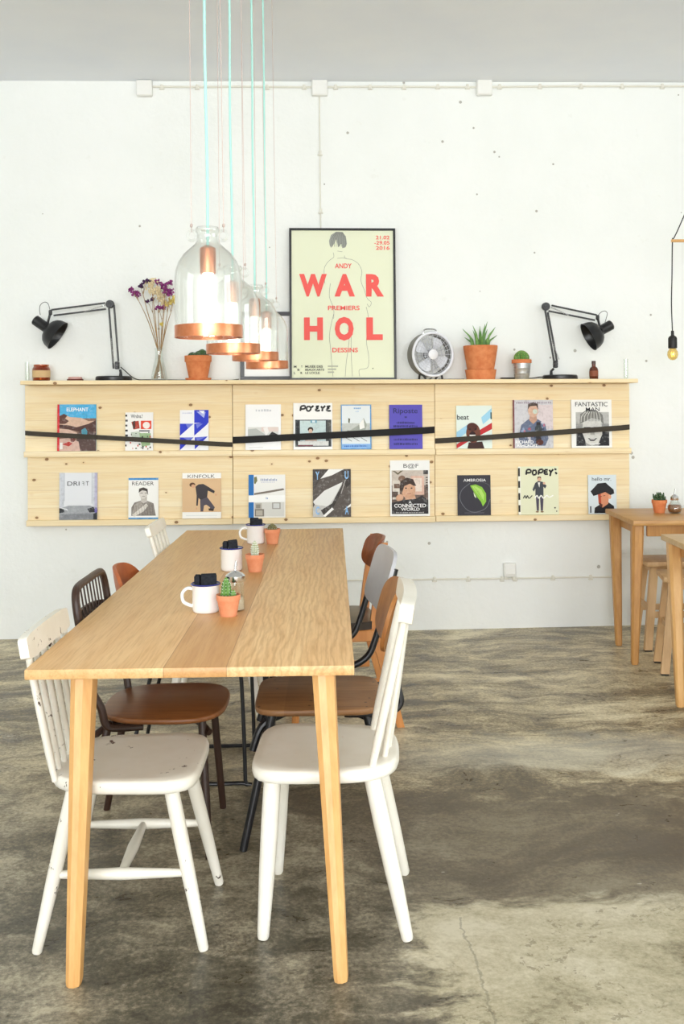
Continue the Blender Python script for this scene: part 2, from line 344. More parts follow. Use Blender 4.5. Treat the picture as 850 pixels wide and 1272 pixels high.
# ------------------------------------------------------------------ mesh helpers
class MB:
    def __init__(s): s.bm = bmesh.new(); s.mi = 0
    def _mark(s, fs):
        for f in fs: f.material_index = s.mi
    def poly(s, pts):
        vs = [s.bm.verts.new(p) for p in pts]
        f = s.bm.faces.new(vs); f.material_index = s.mi; return f
    def box(s, c, size, bevel=0.0, rot=None, seg=1, mtx=None):
        t = bmesh.new(); bmesh.ops.create_cube(t, size=1.0)
        for v in t.verts: v.co = Vector((v.co.x * size[0], v.co.y * size[1], v.co.z * size[2]))
        if bevel: bmesh.ops.bevel(t, geom=list(t.edges), offset=bevel, segments=seg, affect='EDGES', profile=0.5)
        m = Matrix.Translation(c)
        if rot: m = m @ Euler(rot).to_matrix().to_4x4()
        if mtx: m = mtx @ m
        s.merge(t, m); return s
    def merge(s, t, m=Matrix()):
        mp = {}
        for v in t.verts: mp[v] = s.bm.verts.new(m @ v.co)
        for f in t.faces:
            try:
                g = s.bm.faces.new([mp[v] for v in f.verts]); g.material_index = s.mi
            except ValueError: pass
        t.free()
    def tube(s, pts, r, seg=10, smooth=0, flat=1.0, closed=False, flatdir=None):
        pts = [Vector(p) for p in pts]
        n0 = len(pts)
        rs = list(r) if isinstance(r, (list, tuple)) else [r] * n0
        if smooth:
            P, Rr = [], []
            rng = n0 if closed else n0 - 1
            for i in range(rng):
                if closed: p0, p1, p2, p3 = (pts[(i + k) % n0] for k in (-1, 0, 1, 2))
                else: p0, p1, p2, p3 = pts[max(i - 1, 0)], pts[i], pts[i + 1], pts[min(i + 2, n0 - 1)]
                for k in range(smooth):
                    u = k / smooth
                    P.append(0.5 * ((2 * p1) + (p2 - p0) * u + (2 * p0 - 5 * p1 + 4 * p2 - p3) * u * u + (3 * p1 - p0 - 3 * p2 + p3) * u ** 3))
                    Rr.append(rs[i] * (1 - u) + rs[(i + 1) % n0] * u)
            if not closed: P.append(pts[-1]); Rr.append(rs[-1])
            pts, rs = P, Rr
        n = len(pts); rings = []
        def tan(i):
            if closed: return (pts[(i + 1) % n] - pts[i - 1]).normalized()
            return (pts[min(i + 1, n - 1)] - pts[max(i - 1, 0)]).normalized()
        t0 = tan(0)
        a = Vector(flatdir) if flatdir else (Vector((0, 0, 1)) if abs(t0.z) < 0.9 else Vector((1, 0, 0)))
        u = (a - t0 * a.dot(t0)).normalized()
        for i in range(n):
            t = tan(i); u = (u - t * u.dot(t)).normalized(); w = t.cross(u)
            rings.append([s.bm.verts.new(pts[i] + (u * cos(2 * pi * k / seg) * flat + w * sin(2 * pi * k / seg)) * rs[i]) for k in range(seg)])
        fs = []
        for i in range(n if closed else n - 1):
            A, B = rings[i], rings[(i + 1) % n]
            for k in range(seg): fs.append(s.bm.faces.new((A[k], A[(k + 1) % seg], B[(k + 1) % seg], B[k])))
        if not closed:
            fs.append(s.bm.faces.new(rings[0][::-1])); fs.append(s.bm.faces.new(rings[-1]))
        s._mark(fs); return s
    def lathe(s, prof, seg=32, mtx=None, rfun=None, closed=False):
        mtx = mtx or Matrix(); rings = []
        for (r, z) in prof:
            if r < 1e-6: rings.append([s.bm.verts.new(mtx @ Vector((0, 0, z)))])
            else:
                rings.append([s.bm.verts.new(mtx @ Vector(((r * (rfun(2 * pi * k / seg, z) if rfun else 1)) * cos(2 * pi * k / seg), (r * (rfun(2 * pi * k / seg, z) if rfun else 1)) * sin(2 * pi * k / seg), z))) for k in range(seg)])
        fs = []
        L = len(rings)
        for i in range(L if closed else L - 1):
            A, B = rings[i], rings[(i + 1) % L]
            for k in range(seg):
                q = []
                q += [A[0]] if len(A) == 1 else [A[k], A[(k + 1) % seg]]
                q += [B[0]] if len(B) == 1 else [B[(k + 1) % seg], B[k]]
                if len(q) >= 3: fs.append(s.bm.faces.new(q))
        if not closed:
            if len(rings[0]) > 1: fs.append(s.bm.faces.new(rings[0][::-1]))
            if len(rings[-1]) > 1: fs.append(s.bm.faces.new(rings[-1]))
        s._mark(fs); return s
    def ball(s, c, r, sub=2, scale=(1, 1, 1), rot=None):
        t = bmesh.new(); bmesh.ops.create_icosphere(t, subdivisions=sub, radius=r)
        m = Matrix.Translation(c) @ (Euler(rot).to_matrix().to_4x4() if rot else Matrix()) @ Matrix.Diagonal((*scale, 1))
        s.merge(t, m); return s
    def slab(s, outline, z0, z1, bevel=0.006, dip=None, mtx=None):
        """flat board of a given outline with rounded edges"""
        mtx = mtx or Matrix()
        n = len(outline); cx = sum(p[0] for p in outline) / n; cy = sum(p[1] for p in outline) / n
        R = max(math.hypot(p[0] - cx, p[1] - cy) for p in outline)
        def ring(k, z): return [s.bm.verts.new(mtx @ Vector((cx + (p[0] - cx) * k, cy + (p[1] - cy) * k, z + (dip(cx + (p[0] - cx) * k, cy + (p[1] - cy) * k) if dip and z > (z0 + z1) / 2 else 0)))) for p in outline]
        k = 1 - bevel / R; k2 = 1 - bevel * 0.3 / R
        rs = [ring(k, z0), ring(k2, z0 + bevel * 0.3), ring(1, z0 + bevel), ring(1, z1 - bevel), ring(k2, z1 - bevel * 0.3), ring(k, z1)]
        if dip: rs += [ring(k * q, z1) for q in (0.85, 0.65, 0.4, 0.15)]
        fs = []
        for A, B in zip(rs, rs[1:]):
            for i in range(n): fs.append(s.bm.faces.new((A[i], A[(i + 1) % n], B[(i + 1) % n], B[i])))
        fs.append(s.bm.faces.new(rs[0][::-1])); fs.append(s.bm.faces.new(rs[-1]))
        s._mark(fs); return s
    def sheet(s, f, th=0.01, n=4.0, nr=8, na=40):
        """curved plate: f(u,v) for u,v in -1..1 over a rounded square, th thick"""
        def uv(r, a):
            c, d = cos(a), sin(a)
            q = (abs(c) ** n + abs(d) ** n) ** (-1 / n)
            return r * q * c, r * q * d
        e = 1e-3
        def pt(u, v, side):
            p = Vector(f(u, v)); du = Vector(f(u + e, v)) - Vector(f(u - e, v)); dv = Vector(f(u, v + e)) - Vector(f(u, v - e))
            return p + du.cross(dv).normalized() * side * th / 2
        fs = []; rim = []
        for side in (1, -1):
            c = s.bm.verts.new(pt(0, 0, side)); prev = None
            for i in range(1, nr + 1):
                rg = [s.bm.verts.new(pt(*uv(i / nr, 2 * pi * k / na), side)) for k in range(na)]
                for k in range(na):
                    k2 = (k + 1) % na
                    q = [c, rg[k], rg[k2]] if prev is None else [prev[k], rg[k], rg[k2], prev[k2]]
                    fs.append(s.bm.faces.new(q if side > 0 else q[::-1]))
                prev = rg
            rim.append(prev)
        for k in range(na): fs.append(s.bm.faces.new((rim[0][(k + 1) % na], rim[0][k], rim[1][k], rim[1][(k + 1) % na])))
        s._mark(fs); return s
    def build(s, name, mats, parent=None, loc=None, angle=35, kind=None, label=None, flat=False):
        me = bpy.data.meshes.new(name)
        bmesh.ops.recalc_face_normals(s.bm, faces=s.bm.faces) if not flat else None
        s.bm.to_mesh(me); s.bm.free()
        if not isinstance(mats, (list, tuple)): mats = [mats]
        for m in mats: me.materials.append(M[m] if isinstance(m, str) else m)
        if not flat:
            me.shade_smooth(); me.set_sharp_from_angle(angle=radians(angle))
        o = bpy.data.objects.new(name, me); COL.objects.link(o)
        if parent: o.parent = parent
        if loc is not None: o.location = loc
        if kind: o['kind'] = kind
        if label: o['label'] = label
        return o

def thing(name, label, cat, loc=(0, 0, 0), rz=0.0, group=None):
    o = bpy.data.objects.new(name, None); COL.objects.link(o)
    o.empty_display_size = 0.05
    loc = Vector(loc)
    if abs(loc.z) < 1e-6: loc.z = .0006          # feet just on the floor
    o.location = loc; o.rotation_euler = (0, 0, rz)
    tag(o, label, cat, group); return o
def tag(o, label, cat, group=None):
    o['label'] = label; o['category'] = cat
    if group: o['group'] = group
    return o
def copy_tree(o, parent=None):
    c = o.copy(); COL.objects.link(c)
    if parent: c.parent = parent
    for ch in list(o.children): copy_tree(ch, c)
    return c
def dup(o, label, loc, rz):
    c = copy_tree(o); c.location = loc; c.rotation_euler = (0, 0, rz); c['label'] = label
    return c

def rrect(x0, x1, y0, y1, n=5.0, na=48):
    cx, cy, a, b = (x0 + x1) / 2, (y0 + y1) / 2, (x1 - x0) / 2, (y1 - y0) / 2
    out = []
    for k in range(na):
        t = 2 * pi * k / na; c, d = cos(t), sin(t)
        q = (abs(c) ** n + abs(d) ** n) ** (-1 / n)
        out.append((cx + a * q * c, cy + b * q * d))
    return out

# lettering --------------------------------------------------------
_txt = {}
def text_geo(s, bold):
    key = (s, bold)
    if key in _txt: return _txt[key]
    cu = bpy.data.curves.new('lettering', 'FONT'); cu.body = s; cu.size = 1; cu.offset = bold; cu.resolution_u = 3
    cu.fill_mode = 'FRONT'
    ob = bpy.data.objects.new('lettering', cu); COL.objects.link(ob)
    dg = bpy.context.evaluated_depsgraph_get(); dg.update()
    me = bpy.data.meshes.new_from_object(ob.evaluated_get(dg))
    vs = [(v.co.x, v.co.y) for v in me.vertices]; fs = [tuple(p.vertices) for p in me.polygons]
    bpy.data.objects.remove(ob); bpy.data.curves.remove(cu); bpy.data.meshes.remove(me)
    if vs:
        x0 = min(v[0] for v in vs); x1 = max(v[0] for v in vs); y0 = min(v[1] for v in vs); y1 = max(v[1] for v in vs)
        vs = [((x - x0) / max(x1 - x0, 1e-6), (y - y0) / max(y1 - y0, 1e-6)) for x, y in vs]
    _txt[key] = (vs, fs); return _txt[key]

class Print:
    """flat artwork printed on a w x h face; local frame x right, z up, facing -y; coordinates 0..1 from the top left"""
    def __init__(s, mb, w, h, y, mats, y0=None):
        s.mb, s.w, s.h, s.y, s.mats, s.layer = mb, w, h, y, mats, 1
    mott = True
    def _m(s, c):
        m = ink(c, mott=s.mott)
        if m not in s.mats: s.mats.append(m)
        s.mb.mi = s.mats.index(m)
    def p(s, u, v): return Vector(((u - 0.5) * s.w, s.y - 0.00012 * s.layer, (1 - v) * s.h))
    def poly(s, pts, c):
        s._m(c)
        a = sum(pts[i - 1][0] * pts[i][1] - pts[i][0] * pts[i - 1][1] for i in range(len(pts)))
        if a > 0: pts = pts[::-1]
        s.mb.poly([s.p(*q) for q in pts]); s.layer += 1
    def rect(s, x0, y0, x1, y1, c): s.poly([(x0, y0), (x1, y0), (x1, y1), (x0, y1)], c)
    def ell(s, cx, cy, rx, ry, c, n=24, rot=0):
        s.poly([(cx + rx * cos(t) * cos(rot) - ry * sin(t) * sin(rot) * s.h / s.w, cy + ry * sin(t) * cos(rot) + rx * cos(t) * sin(rot) * s.w / s.h) for t in (2 * pi * k / n for k in range(n))], c)
    def line(s, pts, wd, c):
        s._m(c)
        for a, b in zip(pts, pts[1:]):
            dx, dy = (b[0] - a[0]) * s.w, (b[1] - a[1]) * s.h; L = math.hypot(dx, dy) or 1
            ox, oy = -dy / L * wd / 2 * 1, dx / L * wd / 2
            ox, oy = ox / s.w, oy / s.h
            q = [(a[0] + ox, a[1] + oy), (b[0] + ox, b[1] + oy), (b[0] - ox, b[1] - oy), (a[0] - ox, a[1] - oy)]
            s.mb.poly([s.p(*t) for t in q])
        s.layer += 1
    def curve(s, pts, wd, c, k=6):
        out = []
        n = len(pts)
        for i in range(n - 1):
            p0, p1, p2, p3 = (Vector(pts[max(0, min(n - 1, i + j))]) for j in (-1, 0, 1, 2))
            for q in range(k):
                u = q / k
                v = 0.5 * ((2 * p1) + (p2 - p0) * u + (2 * p0 - 5 * p1 + 4 * p2 - p3) * u * u + (3 * p1 - p0 - 3 * p2 + p3) * u ** 3)
                out.append((v.x, v.y))
        out.append(tuple(pts[-1])); s.line(out, wd, c)
    def text(s, t, x0, y0, x1, y1, c, bold=0.0):
        s._m(c); vs, fs = text_geo(t, bold)
        vv = [s.mb.bm.verts.new(s.p(x0 + (x1 - x0) * u, y1 + (y0 - y1) * v)) for u, v in vs]
        for f in fs:
            try:
                g = s.mb.bm.faces.new([vv[i] for i in f]); g.material_index = s.mb.mi
            except ValueError: pass
        s.layer += 1
    def scrib(s, x0, y0, x1, y1, c, n=0):
        """a line of type too small to read: short bars"""
        s._m(c); n = n or max(2, int((x1 - x0) / .045)); rr = random.Random(int(y0 * 999 + x0 * 77))
        st = (x1 - x0) / n
        for k in range(n):
            a = x0 + st * k + st * .12; b = a + st * (.45 + .35 * rr.random()); t = y0 + (y1 - y0) * .3 * rr.random()
            s.mb.poly([s.p(*q) for q in ((a, y1), (b, y1), (b, t), (a, t))])
        s.layer += 1

# ------------------------------------------------------------------ the room
XL, XR, YF, ZC = -3.4, 4.6, -13.0, 3.395
def struct(name, mb, mat, **k): return mb.build(name, mat, kind='structure', **k)
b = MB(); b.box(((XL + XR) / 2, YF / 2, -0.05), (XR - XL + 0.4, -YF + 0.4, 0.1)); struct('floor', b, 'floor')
b = MB(); b.box(((XL + XR) / 2, YF / 2, ZC + 0.06), (XR - XL + 0.4, -YF + 0.4, 0.12)); struct('ceiling', b, 'ceiling')
b = MB(); b.box(((XL + XR) / 2, 0.1, ZC / 2), (XR - XL, 0.2, ZC)); struct('wall_back', b, 'wall')
b = MB(); b.box((XL - 0.1, YF / 2, ZC / 2), (0.2, -YF, ZC)); struct('wall_left', b, 'wall')
# right wall with one tall window, front wall (behind the camera) with the shop windows
def wall_with_openings(name, along, at_, lo, hi, ops):
    b = MB()
    def bx(a0, a1, z0, z1):
        c = ((a0 + a1) / 2, at_, (z0 + z1) / 2); s = (a1 - a0, 0.2, z1 - z0)
        if along == 'y': c = (at_, (a0 + a1) / 2, (z0 + z1) / 2); s = (0.2, a1 - a0, z1 - z0)
        b.box(c, s)
    p = lo
    for (a0, a1, z0, z1) in ops:
        bx(p, a0, 0, ZC); bx(a0, a1, 0, z0); bx(a0, a1, z1, ZC); p = a1
    bx(p, hi, 0, ZC)
    return struct(name, b, 'wall')
FOPS = [(-2.9, 0.3, 0.35, 3.1), (0.9, 4.1, 0.35, 3.1)]
ROPS = [(-5.6, -3.4, 0.5, 3.0)]
wall_with_openings('wall_front', 'x', YF - 0.1, XL, XR, FOPS)
wall_with_openings('wall_right', 'y', XR + 0.1, YF, 0, ROPS)
def win(name, along, at_, a0, a1, z0, z1):
    b = MB(); w = 0.06
    def bx(c0, c1, e0, e1):
        c = ((c0 + c1) / 2, at_, (e0 + e1) / 2); s = (c1 - c0, 0.07, e1 - e0)
        if along == 'y': c = (at_, c[0], c[2]); s = (0.07, s[0], s[2])
        b.box(c, s, 0.004)
    bx(a0, a1, z0, z0 + w); bx(a0, a1, z1 - w, z1); bx(a0, a0 + w, z0 + w, z1 - w); bx(a1 - w, a1, z0 + w, z1 - w)
    m = (a0 + a1) / 2; bx(m - w / 2, m + w / 2, z0 + w, z1 - w)
    struct(name, b, 'black_metal')
win('window_1', 'x', YF - 0.1, *FOPS[0]); win('window_2', 'x', YF - 0.1, *FOPS[1]); win('window_3', 'y', XR + 0.1, *ROPS[0])

# daylight
w = bpy.data.worlds.new('daylight'); SC.world = w; w.use_nodes = True
bg = w.node_tree.nodes['Background']; bg.inputs[0].default_value = (0.92, 0.96, 1.0, 1); bg.inputs[1].default_value = 1.0
def area(name, loc, rot, sx, sy, power, col=(1, 1, 1)):
    l = bpy.data.lights.new(name, 'AREA'); l.shape = 'RECTANGLE'; l.size = sx; l.size_y = sy; l.energy = power; l.color = col
    o = bpy.data.objects.new(name, l); COL.objects.link(o); o.location = loc; o.rotation_euler = rot; return o
for (a0, a1, z0, z1) in FOPS:
    area('shop_window_daylight', ((a0 + a1) / 2, YF + 0.40, (z0 + z1) / 2), (radians(100), 0, 0), a1 - a0, z1 - z0, (690 if a0 < 0 else 390), (0.975, 0.986, 1.0))
a0, a1, z0, z1 = ROPS[0]
area('side_window_daylight', (XR - 0.3, (a0 + a1) / 2, (z0 + z1) / 2), (radians(100), 0, radians(90)), a1 - a0, z1 - z0, 70, (0.975, 0.986, 1.0))

# ------------------------------------------------------------------ magazine wall: three racks and the shelf
TILT = 0.0078
def ztop(x): return 1.541 - TILT * (x + 1.64)          # top of the rack panels
SH_T = 0.024
def zs(x): return ztop(x) + SH_T                        # top of the shelf board
XS = [-1.645, -0.398, 0.838, 2.052]
rack_labels = ['pine wall rack at the left end holding the red-spined magazine under a brown strap',
               'middle pine wall rack below the framed poster with a thick black strap',
               'pine wall rack at the right end, below the fan and aloe, with a rising strap']
straps = [((30, 538), (287, 552.5), 5.6), ((288, 547), (537.5, 534), 8.2), ((538.5, 548), (781, 530.5), 6.4)]
for i in range(3):
    x0, x1 = XS[i] + 0.0015, XS[i + 1] - 0.0015
    xc = (x0 + x1) / 2; zb = 0.693 - 0.006 * (xc + 1.64)
    root = thing('magazine_rack', rack_labels[i], 'magazine rack', (xc, 0, zb), 0, 'wall racks for magazines')
    root.rotation_euler = (0, TILT, 0)
    wv = x1 - x0; top = ztop(xc) - zb; mid = 1.108 - TILT * (xc + 1.64) - zb
    yo = (0.0, 0.0, 0.0)[i]
    m = MB(); m.box((0, -0.0475, (mid + top) / 2 - .0004), (wv, 0.025, top - mid - .0008), 0.0015); m.build('upper_panel', 'pine', root)
    lw = 0.012 if i == 0 else 0.0
    m = MB(); m.box((lw / 2, -0.0425, mid / 2 - 0.0005), (wv - lw, 0.025, mid - 0.002), 0.0015); m.build('lower_panel', 'pine', root)
    m = MB(); m.box((0, -0.0785, mid + 0.0175), (wv, 0.037, 0.035), 0.0025); m.build('upper_ledge', 'pine', root)
    m = MB(); m.box((lw / 2, -0.0735, 0.0175), (wv - lw, 0.037, 0.035), 0.0025); m.build('lower_ledge', 'pine', root)
    for zz in (0.06, mid + 0.07, top - 0.05):
        m = MB(); m.box((0, -0.0154, zz), (wv - 0.1, 0.0290, 0.045), 0.001); m.build('batten', 'pine', root)
    # elastic strap
    (p0, p1, wd) = straps[i]
    inv = (Matrix.Translation(root.location) @ root.rotation_euler.to_matrix().to_4x4()).inverted()
    A, B = inv @ on_y(*p0, -0.09), inv @ on_y(*p1, -0.09)
    A.x, B.x = -wv / 2, wv / 2
    h = wd / 201.0 / 2
    m = MB(); ring = []
    for t, yy in ((0, -0.0612), (0.02, -0.076), (0.055, -0.0975), (0.945, -0.0975), (0.98, -0.076), (1, -0.0612)):
        c = A.lerp(B, t); ring.append([m.bm.verts.new((c.x, yy + dy, c.z + dz)) for dy, dz in ((0, -h), (-0.0016, -h), (-0.0016, h), (0, h))])
    for R1, R2 in zip(ring, ring[1:]):
        for k in range(4): m.bm.faces.new((R1[k], R1[(k + 1) % 4], R2[(k + 1) % 4], R2[k]))
    m.bm.faces.new(ring[0][::-1]); m.bm.faces.new(ring[-1])
    m.build('elastic_strap', 'strap_black' if i == 1 else 'strap_brown', root, label='black elastic strap' if i == 1 else 'brown elastic strap')
sx0, sx1 = on_y(25, 476, -.235).x, on_y(793, 474, -.235).x
xc = (sx0 + sx1) / 2
m = MB(); m.box((0, -0.1175, SH_T / 2), (sx1 - sx0, 0.235, SH_T), 0.002)
sb = m.build('shelf_board', 'pine'); sb.location = (xc, -0.0006, ztop(xc)); sb.rotation_euler = (0, TILT, 0)
tag(sb, 'long narrow pine shelf running along the top of the magazine racks', 'shelf')

# ------------------------------------------------------------------ magazines
def magazine(px0, py0, px1, py1, base, art, label, row, spine=None, th=0.007, lean=0.0):
    yp = (-0.060, -0.055)[row]
    yb = yp - 0.0205
    a = on_y(px0, py1, yb); c = on_y(px1, py0, yb)
    wd, ht = c.x - a.x, c.z - a.z
    xm = (a.x + c.x) / 2
    mid = 1.108 - TILT * (xm + 1.64); zb = 0.693 - 0.006 * (xm + 1.64)
    zl = (mid if row == 0 else zb) + 0.0362
    ang = math.atan2(0.0205 - th - 0.0012, ht)
    mats = [M['paper_edge'], ink(base, 0.4, False)]
    m = MB(); m.mi = 0; m.box((0, -th / 2, ht / 2), (wd - 0.003, th * 0.72, ht - 0.002))
    m.mi = 1; m.box((0, -th + 0.0006, ht / 2), (wd, 0.0012, ht)); m.box((0, -0.0006, ht / 2), (wd, 0.0012, ht))
    if spine: mats.append(ink(spine, 0.4)); m.mi = 2
    m.box((-wd / 2 + 0.0008, -th / 2, ht / 2), (0.0016, th, ht))
    pr = Print(m, wd, ht, -th, mats); art(pr)
    me_mats = mats
    o = m.build('magazine', me_mats, flat=True)
    o.location = (xm, yb + th, zl); o.rotation_euler = (-ang, TILT + lean, 0)
    tag(o, label, 'magazine', 'magazines on the %s ledges' % ('upper', 'lower')[row])
    return o

def A_elephant(p):
    p.rect(0, 0, 1, 1, '8a6a5a'); p.rect(0.05, 0, 1, 0.3, '4fb4e6')
    p.poly([(0.05, .24), (.2, .22), (.32, .27), (.62, .29), (.8, .36), (1, .36), (1, .52), (.5, .5), (.05, .47)], 'dcb9a2')
    p.poly([(0.05, .25), (.17, .2), (.26, .24), (.2, .3), (.3, .36), (.2, .42), (.05, .42)], '5f3a30')
    p.poly([(.05, .43), (.3, .45), (.5, .49), (.8, .42), (1, .34), (1, .58), (.7, .62), (.4, .55), (.05, .5)], '54352f')
    p.poly([(.05, .52), (.3, .54), (.5, .6), (.55, .7), (.3, .72), (.05, .68)], 'd9b7a4')
    p.poly([(.55, .6), (.8, .56), (1, .62), (1, 1), (.6, 1), (.5, .8)], '5b4540')
    p.poly([(.62, .55), (.72, .5), (.78, .58), (.76, .7), (.64, .7)], '4e93a8')
    p.poly([(.05, .74), (.3, .72), (.55, .8), (.6, 1), (.05, 1)], 'd6b3a5')
    p.poly([(.12, .86), (.3, .8), (.4, .84), (.3, .9)], 'b5302a'); p.ell(.4, .76, .06, .05, '7a3a30')
    p.rect(.07, .82, .14, .96, 'eeeae6'); p.rect(0, 0, .055, 1, 'd8232f')
    p.text('ELEPHANT', .24, .07, .8, .15, 'ffffff', .01)
def A_words(p):
    rr = random.Random(3)
    for k in range(7): p.rect(.0, .06 + k * .13, .05 + rr.random() * .07, .11 + k * .13, '2a2a2c')
    p.text('Wrdns.!', .2, .05, .62, .15, '4a4a4a', .01); p.poly([(.22, .25), (.48, .22), (.52, .42), (.3, .45)], 'b5402e')
    p.poly([(.26, .24), (.36, .22), (.36, .42), (.28, .43)], '4d2c24')
    p.rect(.56, .22, .94, .44, 'e8492f'); p.ell(.76, .34, .13, .09, 'f6ece6'); p.rect(.5, .47, .88, .5, '2f2f30')
    p.poly([(.2, .52), (.5, .5), (.62, .6), (.5, .72), (.25, .7)], 'c5cfc0'); p.poly([(.5, .54), (.92, .55), (.9, .86), (.6, .9)], '9fbb8c')
    for k in range(26): 
        u, v = .15 + rr.random() * .78, .52 + rr.random() * .44; p.ell(u, v, .012 + rr.random() * .03, .01 + rr.random() * .02, rr.choice(['333436', '3a3d3a', 'd05340', '5c6b55']), 7)
def A_triangles(p):
    p.mott = False
    B, L = '2436c8', '6d7ad8'
    p.rect(0, 0, 1, 1, 'f2f3f8'); p.rect(.5, 0, 1, .32, B); p.poly([(.58, .04), (.9, .05), (.84, .2)], 'aab4ea'); p.poly([(.66, .02), (.86, .02), (.82, .1)], 'f2f3f8')
    p.poly([(0, .34), (.48, .34), (0, .64)], B); p.poly([(.2, .34), (.48, .34), (.28, .46)], L)
    p.poly([(.5, .34), (1, .3), (.95, .36), (.5, .64)], B); p.poly([(.56, .35), (.8, .34), (.6, .46)], L)
    p.poly([(0, .68), (.48, .68), (.0, 1)], B); p.poly([(0.1, .68), (.48, .68), (.3, .76)], L)
    p.poly([(.52, .68), (.97, .66), (.52, .98)], B); p.poly([(.56, .68), (.9, .67), (.6, .78)], L)
    p.scrib(.08, .06, .42, .09, 'c4c8de')
def A_white(p):
    p.mott = False
    p.scrib(.28, .1, .74, .155, 'c9ccd2', 6); p.rect(.07, .5, .93, .72, 'dcdcd8'); p.rect(.45, .5, .93, .6, 'e3d2cb')
    p.poly([(.07, .55), (.3, .53), (.55, .66), (.5, .72), (.07, .72)], 'b9bcb8'); p.poly([(.5, .52), (.62, .5), (.66, .6), (.58, .7)], 'f2efec')
    p.poly([(.66, .68), (.75, .6), (.9, .66), (.93, .72), (.7, .72)], '2c2a2c'); p.rect(.1, .94, .5, .955, 'dadada')
def A_pop(p):
    K = '141414'; t = .011
    p.line([(.18, .17), (.2, .07)], t, K); p.curve([(.2, .07), (.3, .06), (.3, .12), (.2, .13)], t, K)
    p.curve([(.4, .07), (.34, .1), (.36, .17), (.43, .16), (.45, .1), (.4, .07)], t, K); p.line([(.46, .1), (.52, .06)], t, K)
    p.curve([(.66, .07), (.58, .08), (.64, .11), (.57, .14), (.6, .17), (.68, .16)], t, K)
    p.line([(.71, .07), (.75, .12), (.82, .06)], t, K); p.line([(.75, .12), (.74, .18)], t, K)
    p.curve([(.95, .07), (.86, .08), (.92, .11), (.85, .14), (.88, .17), (.96, .17)], t, K)
    p.rect(.05, .36, .97, .94, '3a3f42'); p.rect(.17, .38, .83, .92, 'c9dcdd'); p.rect(.08, .4, .14, .9, '23282c'); p.rect(.44, .37, .6, .43, '6aa3bd'); p.rect(.48, .38, .56, .42, 'd8e6ea')
    p.poly([(.86, .4), (.95, .4), (.95, .7), (.86, .75)], '54544f'); p.ell(.44, .57, .07, .055, '3a2a22'); p.ell(.44, .61, .05, .05, 'd8b7a0')
    p.poly([(.3, .74), (.38, .66), (.52, .66), (.6, .74), (.6, .82), (.3, .82)], 'c6b3a8'); p.rect(.12, .82, .9, .92, 'dfe1df'); p.rect(.12, .9, .5, .93, '7a4a52')
def A_blueframe(p):
    p.rect(0, 0, 1, 1, '5b9bd6'); p.rect(.03, .02, .96, .9, 'e6edf0'); p.rect(.03, .42, .96, .62, 'c9cdc8')
    p.poly([(.25, .6), (.6, .45), (.75, .3), (.85, .45), (.8, .6), (.5, .66)], 'aab0a6'); p.poly([(.6, .44), (.74, .32), (.78, .52), (.62, .56)], 'f4f4f0')
    p.poly([(.24, .3), (.3, .32), (.28, .42), (.24, .4)], '5a5c40'); p.poly([(.2, .58), (.6, .62), (.75, .68), (.2, .64)], '77776a')
    for k in range(3): p.line([(.15 + k * .25, .74), (.35 + k * .25, .82)], .003, '55585c')
    p.scrib(.42, .06, .66, .1, '6fa9dc'); p.scrib(.48, .14, .6, .165, '9cc3e4'); p.rect(.03, .88, .97, .98, '8cbcf0'); p.scrib(.1, .91, .85, .945, '3d6fc4')
def A_purple(p):
    p.mott = False
    K = '23205c'
    p.text('Riposte', .12, .08, .86, .23, K, .012); p.scrib(.46, .26, .54, .3, K)
    for k, (a, b) in enumerate([(.22, .78), (.12, .86), (.14, .84), (.13, .86), (.13, .86)]):
        v = (.38, .46, .6, .76, .86)[k]; p.scrib(a, v, b, v + .05, K)
def A_beat(p):
    p.mott = False
    p.rect(0, 0, 1, 1, 'e3efe8'); p.poly([(0, .62), (.3, .45), (.5, .5), (0, .8)], '9fd0ea'); p.poly([(.7, .28), (1, .06), (1, .26), (.75, .44)], '9fd3ec')
    p.poly([(.55, .62), (1, .4), (1, .55), (.3, .85), (0, 1), (0, .9)], 'c32b30'); p.rect(.96, .16, 1, .32, '33555e')
    p.poly([(.3, 1), (.34, .86), (.72, .84), (.78, 1)], '3a1c18'); p.ell(.47, .64, .2, .23, '6e3a28'); p.ell(.44, .5, .15, .1, '4f2519'); p.ell(.45, .72, .1, .12, '2c0f10'); p.poly([(.36, .68), (.54, .68), (.52, .74), (.38, .74)], 'f3ece4')
    p.ell(.38, .55, .03, .02, '2a120e'); p.ell(.54, .55, .03, .02, '2a120e'); p.text('beat', .02, .21, .35, .33, '25282a', .012)
